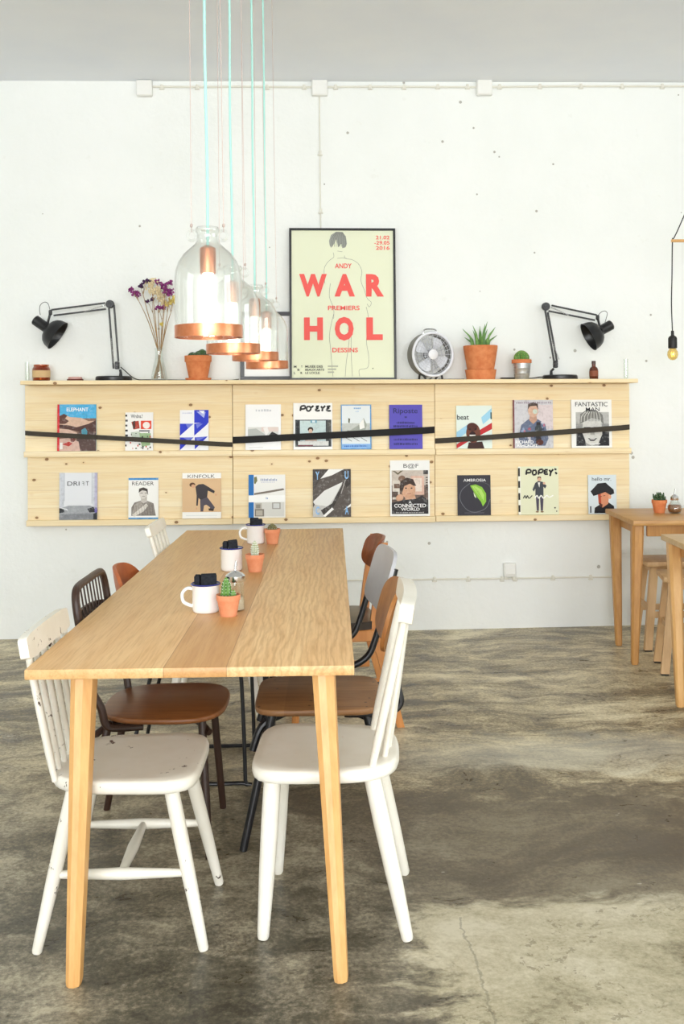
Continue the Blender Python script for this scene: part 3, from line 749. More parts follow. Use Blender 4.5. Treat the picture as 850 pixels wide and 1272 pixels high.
def A_guitar(p):
    p.rect(0, 0, 1, 1, 'd0cfd4'); p.rect(.6, .1, 1, .6, 'dccfd2'); p.scrib(.08, .03, .97, .075, '9a8a98')
    p.poly([(.13, .78), (.2, .52), (.38, .4), (.62, .4), (.8, .5), (.88, .8), (.8, .95), (.2, .95)], '67718c')
    rr = random.Random(5)
    for k in range(22): p.ell(.22 + rr.random() * .55, .46 + rr.random() * .4, .02 + .03 * rr.random(), .015 + .02 * rr.random(), rr.choice(['b0586a', '8f9fc0', 'd5cfd8', '3d4664', 'c7798a']), 7)
    p.poly([(.42, .32), (.58, .32), (.6, .42), (.5, .5), (.4, .42)], 'c79d88'); p.ell(.5, .22, .125, .14, 'd8b19a'); p.poly([(.37, .2), (.38, .08), (.5, .05), (.62, .08), (.63, .2), (.58, .12), (.42, .13)], '4a3a34')
    p.ell(.55, .24, .06, .05, 'c9d3c4'); p.poly([(.58, .46), (.68, .46), (.7, .9), (.56, .9)], '2e2a33'); p.ell(.63, .6, .09, .08, '3a4148'); p.ell(.66, .88, .09, .06, '5a2c22')
    p.text('RICHARD', .05, .84, .5, .905, 'ffffff', .02); p.text('ASHCROFT', .08, .915, .6, .975, 'ffffff', .02); p.rect(0, 0, .03, 1, '7a2c30')
def A_fantastic(p):
    p.rect(0, 0, 1, 1, 'f2f2ef'); p.rect(.11, .26, .93, .96, '9a9a98'); p.rect(.11, .26, .93, .5, 'b9b9b6')
    p.poly([(.12, .96), (.14, .7), (.3, .62), (.35, .96)], '26262a'); p.poly([(.93, .96), (.93, .68), (.76, .66), (.66, .96)], '202024')
    p.poly([(.28, .45), (.74, .45), (.76, .72), (.66, .9), (.5, .96), (.36, .9), (.27, .7)], 'd6d5d0')
    p.poly([(.2, .5), (.22, .3), (.4, .2), (.62, .22), (.78, .32), (.8, .52), (.7, .42), (.5, .38), (.32, .46)], '7d7d79')
    for k in range(7): p.curve([(.24 + k * .08, .46), (.26 + k * .075, .34), (.36 + k * .05, .25)], .003, 'e0e0da')
    p.rect(.3, .57, .47, .62, '2b2b2c'); p.rect(.55, .57, .73, .62, '2b2b2c'); p.poly([(.48, .6), (.55, .6), (.57, .73), (.46, .73)], 'a8a7a2'); p.poly([(.4, .8), (.63, .8), (.56, .86), (.46, .86)], '4a4848'); p.poly([(.44, .805), (.59, .805), (.55, .825), (.47, .825)], 'f0efec')
    p.text('FANTASTIC', .1, .05, .9, .14, '23252a', .002); p.text('MAN', .36, .16, .7, .24, '23252a', .002); p.rect(.45, .91, .7, .925, 'eeeeee')
def A_drift(p):
    p.rect(0, 0, 1, 1, 'cfd2da'); p.rect(.12, .0, .88, .72, 'e3e5ea'); p.line([(.13, 0), (.13, .6)], .003, 'aab0bb'); p.line([(.86, 0), (.86, .66)], .003, 'aab0bb')
    p.rect(.93, 0, 1, 1, 'bdb9d2'); p.poly([(0, .76), (.25, .7), (.8, .7), (1, .75), (1, 1), (0, 1)], 'a3a6ac'); p.poly([(0, .88), (1, .86), (1, 1), (0, 1)], '84878d'); p.poly([(0, .75), (.12, .77), (.14, .84), (0, .86)], '35383d'); p.poly([(0, .73), (.2, .77), (.25, .81), (.1, .77)], 'e5e7ea')
    p.poly([(.74, .77), (.9, .73), (.98, .84), (.8, .85)], '2b2c31'); p.ell(.97, .8, .04, .06, '6a5fa8'); p.poly([(.9, .88), (1, .84), (1, 1), (.9, 1)], '2d2f33')
    K = '26272b'; p.text('DRI', .21, .185, .53, .275, K); p.text('T', .7, .185, .78, .275, K); p.line([(.6, .19), (.645, .19), (.645, .275)], .0026, K); p.line([(.61, .225), (.645, .225)], .0026, K)
def A_reader(p):
    p.rect(0, 0, 1, 1, 'f3f2ee'); p.rect(0, 0, 1, .05, '3f8fce'); p.rect(0, .965, 1, 1, '4b9ad4'); p.text('READER', .12, .09, .85, .18, '35302c')
    K, S = '4a423d', 'c9c2ba'
    p.poly([(.1, .92), (.1, .72), (.2, .6), (.42, .55), (.6, .55), (.84, .62), (.92, .92)], '8d857e'); p.poly([(.12, .9), (.2, .65), (.42, .57), (.5, .7), (.3, .88)], 'aaa29a')
    p.poly([(.42, .46), (.62, .46), (.62, .58), (.5, .62), (.42, .57)], S); p.ell(.5, .38, .14, .13, 'ddd7d0'); p.poly([(.34, .36), (.36, .26), (.5, .23), (.64, .27), (.66, .42), (.6, .32), (.46, .3)], K)
    p.line([(.4, .37), (.48, .37)], .003, K); p.line([(.54, .37), (.62, .37)], .003, K); p.line([(.46, .45), (.55, .45)], .002, K)
    p.poly([(.12, .9), (.5, .68), (.6, .62), (.66, .68), (.5, .82), (.2, .94)], 'e0dad2')
    for k in range(8): p.line([(.16 + k * .09, .66), (.2 + k * .09, .9)], .0012, K)
def A_kinfolk(p):
    p.mott = False
    p.rect(0, 0, 1, 1, 'f6f5f1'); p.rect(0, .12, 1, .86, 'dcb88e'); p.text('KINFOLK', .14, .035, .84, .11, '4b4642'); 
    p.poly([(.34, .3), (.42, .25), (.54, .24), (.66, .3), (.84, .4), (.82, .45), (.66, .39), (.64, .55), (.5, .62), (.42, .55), (.4, .72), (.36, .72), (.37, .5)], '3a3338')
    p.poly([(.46, .6), (.64, .53), (.72, .62), (.84, .76), (.8, .82), (.7, .8), (.72, .76), (.62, .7), (.56, .72), (.54, .85), (.47, .85)], '514a55')
    p.ell(.26, .26, .075, .05, '5b3a26'); p.ell(.28, .29, .05, .04, 'd7a583'); p.ell(.87, .48, .025, .025, 'd7a583'); p.ell(.37, .78, .02, .025, 'd7a583'); p.poly([(.68, .78), (.82, .8), (.8, .84), (.68, .83)], '3a2a22')
    p.rect(.1, .93, .9, .94, 'd8dcdc')
def A_blueedge(p):
    p.mott = False
    p.rect(0, 0, 1, 1, 'efeeea'); p.rect(0, 0, .14, .48, '1f6fb8'); p.rect(0, .64, .14, 1, '1f6fb8'); p.rect(0, .48, 1, .64, 'fbfbf9')
    p.poly([(.15, .06), (.22, .04), (.24, .14), (.18, .22), (.15, .2)], '77794f'); p.scrib(.32, .09, .78, .145, '9fa6c0'); p.scrib(.34, .165, .72, .185, 'b9bfd0')
    p.poly([(.15, .43), (.95, .32), (.97, .36), (.5, .43), (.15, .47)], '7a7066'); p.scrib(.47, .52, .53, .57, '5f86c0')
    p.rect(.15, .64, .97, .97, 'dad9d4'); p.rect(.17, .66, .36, .8, 'bdb8ae'); p.rect(.2, .69, .32, .78, '8f8a80'); p.rect(.17, .8, .42, .97, '7f786e'); p.rect(.2, .83, .38, .95, 'b8b2a6'); p.rect(.64, .65, .87, .8, '9a978f'); p.rect(.67, .67, .84, .78, 'd5d7d6')
def A_yuca(p):
    p.rect(0, 0, 1, 1, '5a524d'); p.poly([(.2, .2), (.42, 0), (.82, 0), (.5, .13)], 'f0f0ee'); p.poly([(0, .68), (.3, .45), (.78, .27), (.55, .66), (.4, .8), (.25, .78), (.05, .74)], 'e6e6e4')
    p.poly([(0, .02), (.2, 0), (.42, 0), (.2, .2), (0, .45)], '463f3b'); p.poly([(.05, .74), (.4, .78), (.6, .55), (.78, .27), (.7, .55), (.45, .85), (.28, 1), (0, 1), (0, .8)], 'c9c8c6')
    p.poly([(.2, .86), (.5, .72), (.75, .35), (.8, .3), (.7, .56), (.48, .88), (.3, .98)], '3a3431'); p.poly([(.26, .98), (.5, .8), (.55, .84), (.32, 1)], 'f4f4f3'); p.poly([(.8, .86), (1, .72), (1, .78)], 'f2f2f0'); p.poly([(.75, .05), (.84, 0), (1, 0), (1, .3), (.88, .4)], '3c3532')
    p.line([(.86, .22), (.74, .52)], .004, 'b9b5b2')
    B = '8fc0ee'
    for s, u, v in (('Y', .07, .05), ('U', .84, .04), ('C', .07, .78), ('A', .84, .78)): p.text(s, u, v, u + .1, v + .17, B, .03)
def A_bof(p):
    p.rect(0, 0, 1, 1, 'f2f2f0'); p.text('B@F', .34, .06, .72, .155, '3a3a3e', .004); p.rect(.04, .18, .96, .96, '6d5a50'); p.rect(.04, .18, .96, .45, 'c9bdb2'); p.rect(.52, .28, .86, .62, 'dcb6a4'); p.rect(.6, .32, .8, .56, 'e9d9cc'); p.rect(.84, .18, .96, .25, '2e2a28')
    p.poly([(.06, .19), (.2, .26), (.34, .18), (.26, .19), (.2, .23), (.13, .19)], '5e5638'); p.ell(.30, .33, .09, .06, '7d5f4c'); p.rect(.06, .36, .24, .7, 'd9d1c6'); p.rect(.1, .42, .24, .5, '6b5140'); p.rect(.06, .56, .2, .66, '54443a')
    p.ell(.46, .52, .18, .17, 'd8a98a'); p.poly([(.24, .52), (.26, .38), (.42, .31), (.58, .34), (.66, .46), (.6, .46), (.5, .42), (.36, .46), (.3, .58)], '3b2a22'); p.poly([(.38, .64), (.62, .62), (.66, .72), (.38, .74)], 'cf9f80')
    p.ell(.4, .5, .025, .012, '3a2a22'); p.ell(.54, .5, .025, .012, '3a2a22'); p.line([(.43, .6), (.53, .6)], .003, 'a8605a'); p.ell(.24, .67, .1, .06, 'd8a98a', rot=-.6)
    p.poly([(.04, .76), (.34, .71), (.66, .69), (.8, .63), (.96, .72), (.96, .96), (.04, .96)], '2e2b2d')
    for k in range(6): p.rect(.9, .3 + k * .045, .95, .32 + k * .045, '3a332f')
    p.text('A', .46, .73, .54, .775, 'ffffff'); p.text('CONNECTED', .1, .78, .9, .845, 'ffffff', .01); p.text('WORLD', .27, .85, .74, .905, 'ffffff', .01); p.scrib(.14, .925, .86, .945, 'b9b7b7')
def A_lime(p):
    p.mott = False
    p.rect(0, 0, 1, 1, '33313a'); p.text('AMBROSIA', .18, .09, .86, .16, 'f4f4f2', .004)
    p.curve([(.38, .2), (.12, .38), (.08, .62), (.28, .86), (.55, .92), (.85, .82), (.98, .6)], .004, '6d7078'); p.curve([(.7, .16), (.95, .25), (1, .4)], .003, '585a62')
    p.poly([(.38, .26), (.55, .23), (.74, .3), (.86, .46), (.86, .66), (.76, .78), (.7, .66), (.6, .56), (.48, .4)], '8dc63f'); p.poly([(.44, .28), (.56, .28), (.72, .36), (.8, .5), (.78, .64), (.66, .52), (.52, .38)], 'b4dc6c'); p.poly([(.48, .42), (.55, .52), (.56, .58), (.5, .52)], 'e4efc8')
    for k in range(3): p.line([(.5 + k * .06, .3 + k * .04), (.66 + k * .05, .5 + k * .06)], .002, '79b030')
    p.rect(.2, .93, .8, .945, '66656e')
def A_popman(p):
    p.mott = False
    K = '171717'; t = .011
    p.rect(0, 0, 1, 1, 'e4e5c6'); p.rect(.0, .0, .06, 1, 'f0f0e2')
    for a in (.03, .06, .3, .55, .8): p.rect(0.0, a, .045, a + .14, '2b2a28')
    p.curve([(.2, .17), (.22, .07), (.31, .07), (.31, .12), (.22, .13)], t, K); p.curve([(.41, .07), (.36, .1), (.37, .17), (.44, .16), (.45, .1), (.41, .07)], t, K)
    p.line([(.5, .17), (.52, .07)], t, K); p.curve([(.52, .07), (.61, .06), (.6, .12), (.51, .13)], t, K); p.line([(.74, .07), (.66, .07), (.65, .16), (.74, .16)], t, K); p.line([(.66, .115), (.73, .115)], t, K)
    p.line([(.77, .07), (.81, .12), (.87, .06)], t, K); p.line([(.81, .12), (.79, .2)], t, K); p.line([(.9, .05), (.95, .07)], t, K); p.line([(.92, .12), (.96, .16)], t, K)
    p.poly([(.42, .34), (.5, .3), (.6, .32), (.7, .4), (.66, .46), (.62, .42), (.62, .64), (.42, .64), (.42, .46), (.38, .52), (.35, .48)], '3d4149'); p.poly([(.48, .33), (.54, .33), (.52, .44)], 'ece9e2')
    p.ell(.52, .26, .05, .045, 'd8ae92'); p.poly([(.47, .26), (.48, .21), (.56, .21), (.57, .25), (.52, .23)], '6b4630'); p.ell(.64, .35, .03, .025, 'd8ae92')
    p.poly([(.43, .63), (.51, .63), (.5, .92), (.45, .92)], '4b4456'); p.poly([(.53, .63), (.62, .63), (.6, .92), (.55, .92)], '4b4456'); p.ell(.46, .94, .04, .015, '8a6a4a'); p.ell(.58, .94, .04, .015, '8a6a4a')
    p.curve([(.12, .66), (.16, .6), (.19, .66), (.22, .6), (.26, .66), (.34, .6)], .006, '35352f'); p.curve([(.4, .66), (.46, .6), (.5, .66), (.56, .6), (.62, .66), (.7, .6), (.76, .64), (.86, .6)], .007, 'fbfbf4')
    p.ell(.9, .86, .02, .015, '3a3a34'); p.ell(.94, .93, .015, .012, '3a3a34')
def A_hello(p):
    p.mott = False
    p.rect(0, 0, 1, 1, 'd7e1e6'); p.text('hello mr.', .14, .06, .82, .15, '3b3f45', .008)
    p.poly([(.2, .98), (.22, .84), (.45, .74), (.7, .7), (.9, .8), (.92, .98)], '18171b'); p.poly([(.34, .5), (.6, .42), (.74, .5), (.7, .74), (.5, .84), (.36, .74)], 'd8906c'); p.poly([(.34, .5), (.44, .46), (.46, .8), (.37, .74)], 'b5482e')
    p.poly([(.36, .7), (.5, .76), (.48, .84), (.4, .8)], '5a2c22'); p.ell(.76, .56, .05, .06, 'e0a684'); p.line([(.4, .56), (.48, .55)], .003, '2a1a18'); p.line([(.52, .54), (.6, .53)], .003, '2a1a18')
    p.poly([(.08, .42), (.24, .3), (.34, .22), (.62, .2), (.74, .28), (.9, .38), (.92, .48), (.78, .52), (.6, .44), (.36, .5), (.18, .54)], '1a191d'); p.rect(.05, .8, .1, .97, '55565a')
mags = [
 (71, 501, 118.5, 559.5, '4fb4e6', A_elephant, 'magazine with blue sky, brown rocks and a red spine, farthest left on the upper ledge', 0, 'd8232f'),
 (155.5, 510.5, 189.5, 558.5, 'f0efec', A_words, 'small white magazine with red and green scraps beside the red-spined one', 0, None),
 (223.5, 507.5, 258.5, 558, 'f2f3f8', A_triangles, 'white magazine covered in cobalt blue triangles', 0, None),
 (305, 500, 348.5, 557, 'f3f4f5', A_white, 'mostly white magazine with a grey photo strip across its lower half', 0, None),
 (364.5, 495, 412.5, 553.5, 'f4f4f2', A_pop, 'white magazine with bold black hand-drawn title over a photo of a boy in a doorway', 0, None),
 (424, 500.5, 461, 556.5, '5b9bd6', A_blueframe, 'pale magazine with a thin bright blue border', 0, None),
 (484, 499.5, 524.5, 555, '4a3cb4', A_purple, 'plain violet magazine with dark type', 0, None),
 (567.5, 500.5, 611, 554.5, 'e3efe8', A_beat, 'magazine showing a laughing open mouthed face with red and blue stripes', 0, None),
 (638, 492.5, 687, 553, 'd0cfd4', A_guitar, 'grey magazine of a man in a patterned shirt, with white letters at the bottom', 0, '7a2c30'),
 (710.5, 492, 760, 552.5, 'f2f2ef', A_fantastic, 'white bordered magazine with a black and white portrait, farthest right on the upper ledge', 0, None),
 (73.5, 586, 120, 645, 'cfd2da', A_drift, 'pale grey magazine of a misty road, leftmost on the lower ledge', 1, None),
 (159.5, 592.5, 196, 644, 'f3f2ee', A_reader, 'white magazine with blue top and bottom bars and a sketched man', 1, None),
 (226.5, 587, 274, 644, 'f6f5f1', A_kinfolk, 'tan and white magazine with a leaning figure dressed in black', 1, None),
 (309, 589, 354, 643, 'efeeea', A_blueedge, 'white magazine with blue blocks along its left edge', 1, None),
 (389, 581, 435.5, 641, '5a524d', A_yuca, 'dark brown magazine with white curves and a blue letter in each corner', 1, None),
 (485, 570.5, 533.5, 640.5, 'f2f2f0', A_bof, 'tall white bordered magazine of a dark-haired person leaning on a hand', 1, None),
 (569, 590, 609.5, 640.5, '33313a', A_lime, 'black magazine with a green lime wedge', 1, None),
 (644.5, 579.5, 694, 640, 'e4e5c6', A_popman, 'pale yellow magazine with a standing man in a dark suit', 1, None),
 (731.5, 588.5, 766, 637.5, 'd7e1e6', A_hello, 'pale blue magazine of a person in a black hat, near the square table', 1, None),
]
for mg in mags: magazine(*mg)

# ------------------------------------------------------------------ frames leaning on the shelf
def frame(px0, py0, px1, py1, yb, lean, label, bw, fill, art=None, name='framed_poster', depth=0.018, group=None):
    a = on_y(px0, py1, yb); c = on_y(px1, py0, yb)
    wd, ht = c.x - a.x, c.z - a.z; xm = (a.x + c.x) / 2
    root = thing(name, label, 'picture', (xm, yb, zs(xm) + 0.0012)); root.rotation_euler = (-lean, TILT, 0)
    m = MB()
    m.box((0, 0, bw / 2), (wd, depth, bw), .001); m.box((0, 0, ht - bw / 2), (wd, depth, bw), .001)
    m.box((-wd / 2 + bw / 2, 0, ht / 2), (bw, depth, ht - 2 * bw), .001); m.box((wd / 2 - bw / 2, 0, ht / 2), (bw, depth, ht - 2 * bw), .001)
    m.build('frame', 'frame_black', root)
    mats = [ink(fill, mott=False)]
    m = MB(); w2, h2 = wd - 2 * bw, ht - 2 * bw
    m.box((0, 0.003, bw + h2 / 2), (w2 + 0.004, 0.006, h2 + 0.004))
    for v in m.bm.verts: v.co.z -= bw
    if art: art(Print(m, w2, h2, 0.0, mats))
    o = m.build('print', mats, root, flat=True); o.location = (0, 0, bw)
    m = MB(); m.box((0, depth / 2 - 0.003, ht / 2), (wd - 0.006, 0.004, ht - 0.006)); m.build('backing_board', 'label_paper', root)
    return root
def A_poster(p):
    p.mott = False
    R, K = 'f0605a', '8b8f84'
    w = .0022
    # plain standing figure in thin pencil lines
    for pts in ([(.41, .15), (.415, .18), (.38, .2), (.34, .23), (.32, .27), (.325, .36)], [(.52, .17), (.53, .19), (.6, .2), (.66, .23), (.69, .28), (.68, .34), (.71, .4)],
                [(.38, .36), (.37, .45), (.41, .53), (.41, .6)], [(.71, .4), (.74, .46), (.78, .49), (.76, .52), (.74, .5)], [(.73, .52), (.75, .6), (.73, .75), (.75, .85), (.74, .93), (.66, .945), (.66, .99)],
                [(.41, .57), (.37, .7), (.38, .82), (.4, .99)], [(.55, .66), (.56, .75), (.53, .9), (.52, .99)], [(.58, .72), (.58, .85), (.59, .99)], [(.45, .19), (.5, .187), (.54, .19)], [(.45, .14), (.5, .145)]):
        p.curve(pts, w, K)
    p.poly([(.37, .07), (.39, .03), (.44, .008), (.5, .01), (.535, .04), (.545, .09), (.53, .115), (.5, .12), (.49, .09), (.46, .115), (.44, .06), (.42, .09), (.39, .118), (.375, .1)], '9a9d96')
    for k in range(9): p.curve([(.44 + k * .008, .012), (.40 + k * .016, .05), (.385 + k * .018, .11)], .0016, '4d4f4c')
    for s, v in (('21.02', .034), ('-29.05', .07), ('2016', .105)): p.text(s, .83 if s != '-29.05' else .815, v, .965, v + .026, R, .016)
    p.text('ANDY', .425, .225, .59, .258, R, .016)
    p.text('W', .075, .297, .345, .45, R, .055); p.text('A', .42, .297, .62, .45, R, .055); p.text('R', .73, .297, .905, .45, R, .055)
    p.text('PREMIERS', .355, .512, .665, .543, R, .016)
    p.text('H', .12, .592, .305, .745, R, .055); p.text('O', .42, .588, .605, .749, R, .055); p.text('L', .73, .592, .89, .745, R, .055)
    p.text('DESSINS', .395, .797, .645, .828, R, .016)
    for k, (l, s) in enumerate((('M', 'MUSÉE DES'), ('B', 'BEAUX-ARTS'), ('L', 'LE LOCLE'))):
        v = .917 + k * .021; p.text(s, .13, v - (.005 if k == 0 else 0), (.3, .315, .27)[k], v + .014, '23241f', .016); p.text(l, (.02, .055, .02)[k], v, (.045, .075, .035)[k], v + .014, '23241f', .016)
    p.text('T', .09, .917, .104, .931, '23241f', .016); p.text('R', .085, .959, .102, .973, '23241f', .016)
    for k in range(3): p.rect(.35, .917 + k * .02, .45 - k * .02, .927 + k * .02, 'b4b7a8')
    p.ell(.79, .937, .006, .004, '5a5c50')
frame(360, 281.5, 490.5, 473, -0.078, 0.055, 'tall cream poster with big coral letters in a thin black frame', 0.0135, 'e7ebd0', A_poster)
def A_blank(p):
    p.rect(.1, .08, .9, .92, 'f4f4f3')
    for a in ((.16, .15), (.5, .32)): p.rect(a[0], a[1], a[0] + .34, a[1] + .3, 'ececee')
frame(298.5, 386.5, 380, 473, -0.035, 0.05, 'wide white picture in a black frame half hidden behind the poster', 0.025, 'f4f4f5', A_blank, 'picture_frame', 0.016)

# ------------------------------------------------------------------ long oak table
TY = 0.0305                                    # the table runs slightly askew to the wall
tl, tr, fl, fr = on_z(30, 831, .75), on_z(442, 828, .75), on_z(235, 658, .75), on_z(424, 657, .75)
nc, fc = (tl + tr) / 2, (fl + fr) / 2
ax = (fc - nc); TY = math.atan2(ax.x, ax.y); TL = ax.length; TW = 0.822
tc = (nc + fc) / 2
table = thing('dining_table', 'long oak communal table with tapered splayed legs', 'table', (tc.x, tc.y, 0), -TY)
m = MB(); m.box((0, 0, .737), (TW, TL, .026), .003, seg=2); m.build('tabletop', 'oak_top', table)
m = MB()
for s in (-1, 1):
    m.box((0, s * (TL / 2 - .075), .717), (TW - .36, .022, .016), .002); m.box((s * (TW / 2 - .14), 0, .717), (.022, TL - .36, .016), .002)
m.build('apron', 'oak', table)
for sx in (-1, 1):
    for sy in (-1, 1):
        m = MB()
        top, bot = Vector((sx * (TW / 2 - (.078 if sx > 0 else .128)), sy * (TL / 2 - .09), .7245)), Vector((sx * (TW / 2 - (.042 if sx > 0 else .131)), sy * (TL / 2 + .058), 0))
        def sec(c, w):
            h = w / 2; ch = .32
            # square post with its outer corners planed off, one ridge to the end of the table
            q = [(-h, -h * .75), (-h * .5, -h * 1.12), (h * .15, -h * 1.12), (h * .85, -h * .7), (h, -h * .1), (h, h * .7), (h * .7, h), (-h * .8, h), (-h, h * .75)]
            return [m.bm.verts.new((c.x + (a if sx > 0 else a) * 1, c.y + b * (1 if sy < 0 else -1), c.z)) for a, b in q]
        rs = [sec(top.lerp(bot, t), w) for t, w in ((0, .060), (.25, .054), (.5, .048), (.75, .042), (.985, .036), (1, .032))]
        for A, B in zip(rs, rs[1:]):
            for k in range(len(A)): m.bm.faces.new((A[k], A[(k + 1) % len(A)], B[(k + 1) % len(A)], B[k]))
        m.bm.faces.new(rs[0]); m.bm.faces.new(rs[-1][::-1])
        m.build('leg', 'oak', table, angle=18)

# ------------------------------------------------------------------ chairs (local: sitter looks along +x)
def spindle_chair(name, label, loc, rz, mat, zseat=.445, back_top=.83, n_sp=6, stretcher=True, depth=.40, width=.39, rake=.10, splay=.03, rail_h=.075, rail_t=.024, group=None, fat=1.0, straight=False, arc=.025, tarc=.022, boff=.028):
    t = thing(name, label, 'chair', loc, rz, group)
    hx, hy = depth / 2, width / 2
    m = MB()
    ol = []
    for k in range(56):
        a = 2 * pi * k / 56; c, d = cos(a), sin(a); n = 5.0 if c > 0 else 3.2
        q = (abs(c) ** n + abs(d) ** n) ** (-1 / n); u, v = q * c, q * d
        ol.append((hx * u, hy * v * (1.0 + .05 * u)))
    m.slab(ol, zseat - .036, zseat, .012, dip=lambda x, y: -.007 * max(0, 1 - (x / hx) ** 2 - (y / hy) ** 2) )
    m.build('seat', mat, t, angle=50)
    for sx in (-1, 1):
        for sy in (-1, 1):
            m = MB()
            a = Vector((sx * (hx - .075), sy * (hy - .065), zseat - .03)); b = Vector((sx * (hx - .015 + splay), sy * (hy - .03 + splay * .5), 0))
            if straight and sx > 0: a.x = hx - .06; b.x = hx - .035
            m.tube([a.lerp(b, q) for q in (0, .3, .6, .9, .985, 1)], [.021 * fat, .0215 * fat, .0195 * fat, .0155 * fat, .0145 * fat, .012 * fat], 14)
            m.build('leg', mat, t)
    if stretcher:
        zz = .19
        def lp(sx, sy):
            a = Vector((sx * (hx - .075), sy * (hy - .065), zseat - .03)); b = Vector((sx * (hx - .015 + splay), sy * (hy - .03 + splay * .5), 0)); return a.lerp(b, (zseat - .03 - zz) / (zseat - .03))
        for sy in (-1, 1):
            m = MB(); A, B = lp(-1, sy), lp(1, sy); m.tube([A.lerp(B, q) for q in (0, .15, .5, .85, 1)], [.009, .0115, .0155, .0115, .009], 12); m.build('side_stretcher', mat, t)
        A, B = (lp(-1, -1) + lp(1, -1)) / 2, (lp(-1, 1) + lp(1, 1)) / 2
        m = MB(); m.tube([A.lerp(B, q) for q in (0, .2, .5, .8, 1)], [.010, .0125, .016, .0125, .010], 12); m.build('cross_stretcher', mat, t)
    # back: spindles into a curved top rail
    xb, xt = -hx + boff, -hx - rake + .02
    for k in range(n_sp):
        v = -1 + 2 * k / (n_sp - 1)
        a = Vector((xb + arc * v * v, v * (hy - .05), zseat - .012)); b = Vector((xt + tarc * v * v, v * (hy - .022), back_top - rail_h * .55))
        outer = k in (0, n_sp - 1)
        m = MB(); r = (.0145 if outer else .0125) * fat
        m.tube([a.lerp(b, q) for q in (0, .2, .5, .8, 1)], [r * .8, r * 1.05, r * 1.05, r, r * .75], 12, flat=.72, flatdir=(1, 0, 0))
        m.build('spindle', mat, t)
    m = MB()
    m.sheet(lambda u, v: (xt + tarc * u * u - (v * .5) * rail_h * rake / .35, u * (hy + .004), back_top - rail_h / 2 + v * rail_h / 2 * (1.0 if v < 0 else (1 - .1 * u * u))), rail_t, 9, 6, 56)
    m.build('top_rail', mat, t, angle=45)
    return t
RL = -TY
c1 = W(-.589, 2.745)
spindle_chair('spindle_back_chair', 'cream spindle chair with chipped paint at the left front of the table', c1, RL, 'white_chip', .442, .818, 6, True, .40, .385, .055, .03, .064, .024, arc=.004, tarc=.002, boff=.024, fat=.93)
c4 = W(-.584, 4.60)
spindle_chair('spindle_back_chair', 'white spindle chair farthest back on the left of the table', c4, RL, 'white_clean', .445, .872, 5, False, .40, .38, .10, .02, .05, .022, arc=.0, tarc=.0)
r1 = W(-.052, 2.80)
spindle_chair('slat_back_chair', 'cream chair without stretchers beside the right front leg of the table', r1, pi + RL - .05, 'white_clean', .445, .885, 5, False, .40, .40, .052, .03, .060, .036, fat=1.1, straight=True, arc=.045, tarc=.012, boff=.03)

# brown wire-back chair with a wooden seat
def wire_chair(loc, rz):
    t = thing('wire_back_chair', 'brown steel chair with a wire grid back and round-cornered wooden seat', 'chair', loc, rz)
    m = MB(); ol = []
    for k in range(64):
        a = 2 * pi * k / 64; c, d = cos(a), sin(a); n = 3.0
        q = (abs(c) ** n + abs(d) ** n) ** (-1 / n); u, v = q * c, q * d
        ol.append((.20 * u, .205 * v * (1 + .06 * u)))
    m.slab(ol, .418, .436, .006); m.build('seat', 'walnut', t, angle=50)
    # legs
    for (top, bot) in (((.13, -.14, .415), (.155, -.195, 0)), ((.13, .14, .415), (.155, .195, 0)), ((-.16, -.15, .415), (-.25, -.195, 0)), ((-.16, .15, .415), (-.25, .195, 0))):
        m = MB(); a, b = Vector(top), Vector(bot); m.tube([a, a.lerp(b, .5), b], [.013, .013, .0115], 12); m.build('leg', 'brown_metal', t)
    m = MB()
    for s in (-1, 1):
        m.tube([(-.22, s * .19, .36), (-.16, s * .13, .398), (-.02, s * .02, .408), (.10, -s * .09, .400), (.155, -s * .15, .375)], .011, 10, smooth=5)
    m.build('seat_brace', 'brown_metal', t)
    # back frame: two uprights joined over the top
    def xb(z): return -.196 - (z - .45) * .15
    m = MB(); hw = .197
    pts = [(-.05, -.165, .403), (-.14, -.175, .402), (-.165, -.182, .420), (-.176, -.188, .47), (xb(.55), -hw, .55), (xb(.7), -hw, .70), (xb(.78), -hw, .78), (xb(.825), -.178, .825), (xb(.838), -.13, .838)]
    pts = pts + [(xb(.839), 0, .839)] + [(p[0], -p[1], p[2]) for p in pts[::-1]]
    m.tube(pts, .0125, 10, smooth=4); m.build('back_frame', 'brown_metal', t)
    m = MB()
    for k in range(1, 10):
        y = -hw + 2 * hw * k / 10; m.tube([(xb(.60), y, .60), (xb(.834), y, .834)], .0028, 6)
    for z in (.60, .735): m.tube([(xb(z) - .003, -hw, z), (xb(z) - .003, hw, z)], .0035, 6)
    m.build('wire_grid', 'brown_metal', t)
    m = MB(); m.sheet(lambda u, v: (xb(.70 + .05 * v) - .034 + .035 * u * u, u * .212, .672 + v * .072), .012, 4.5, 6, 44); m.build('lumbar_panel', 'brown_metal', t, angle=45)
    return t
wire_chair(W(-.585, 3.285), RL)

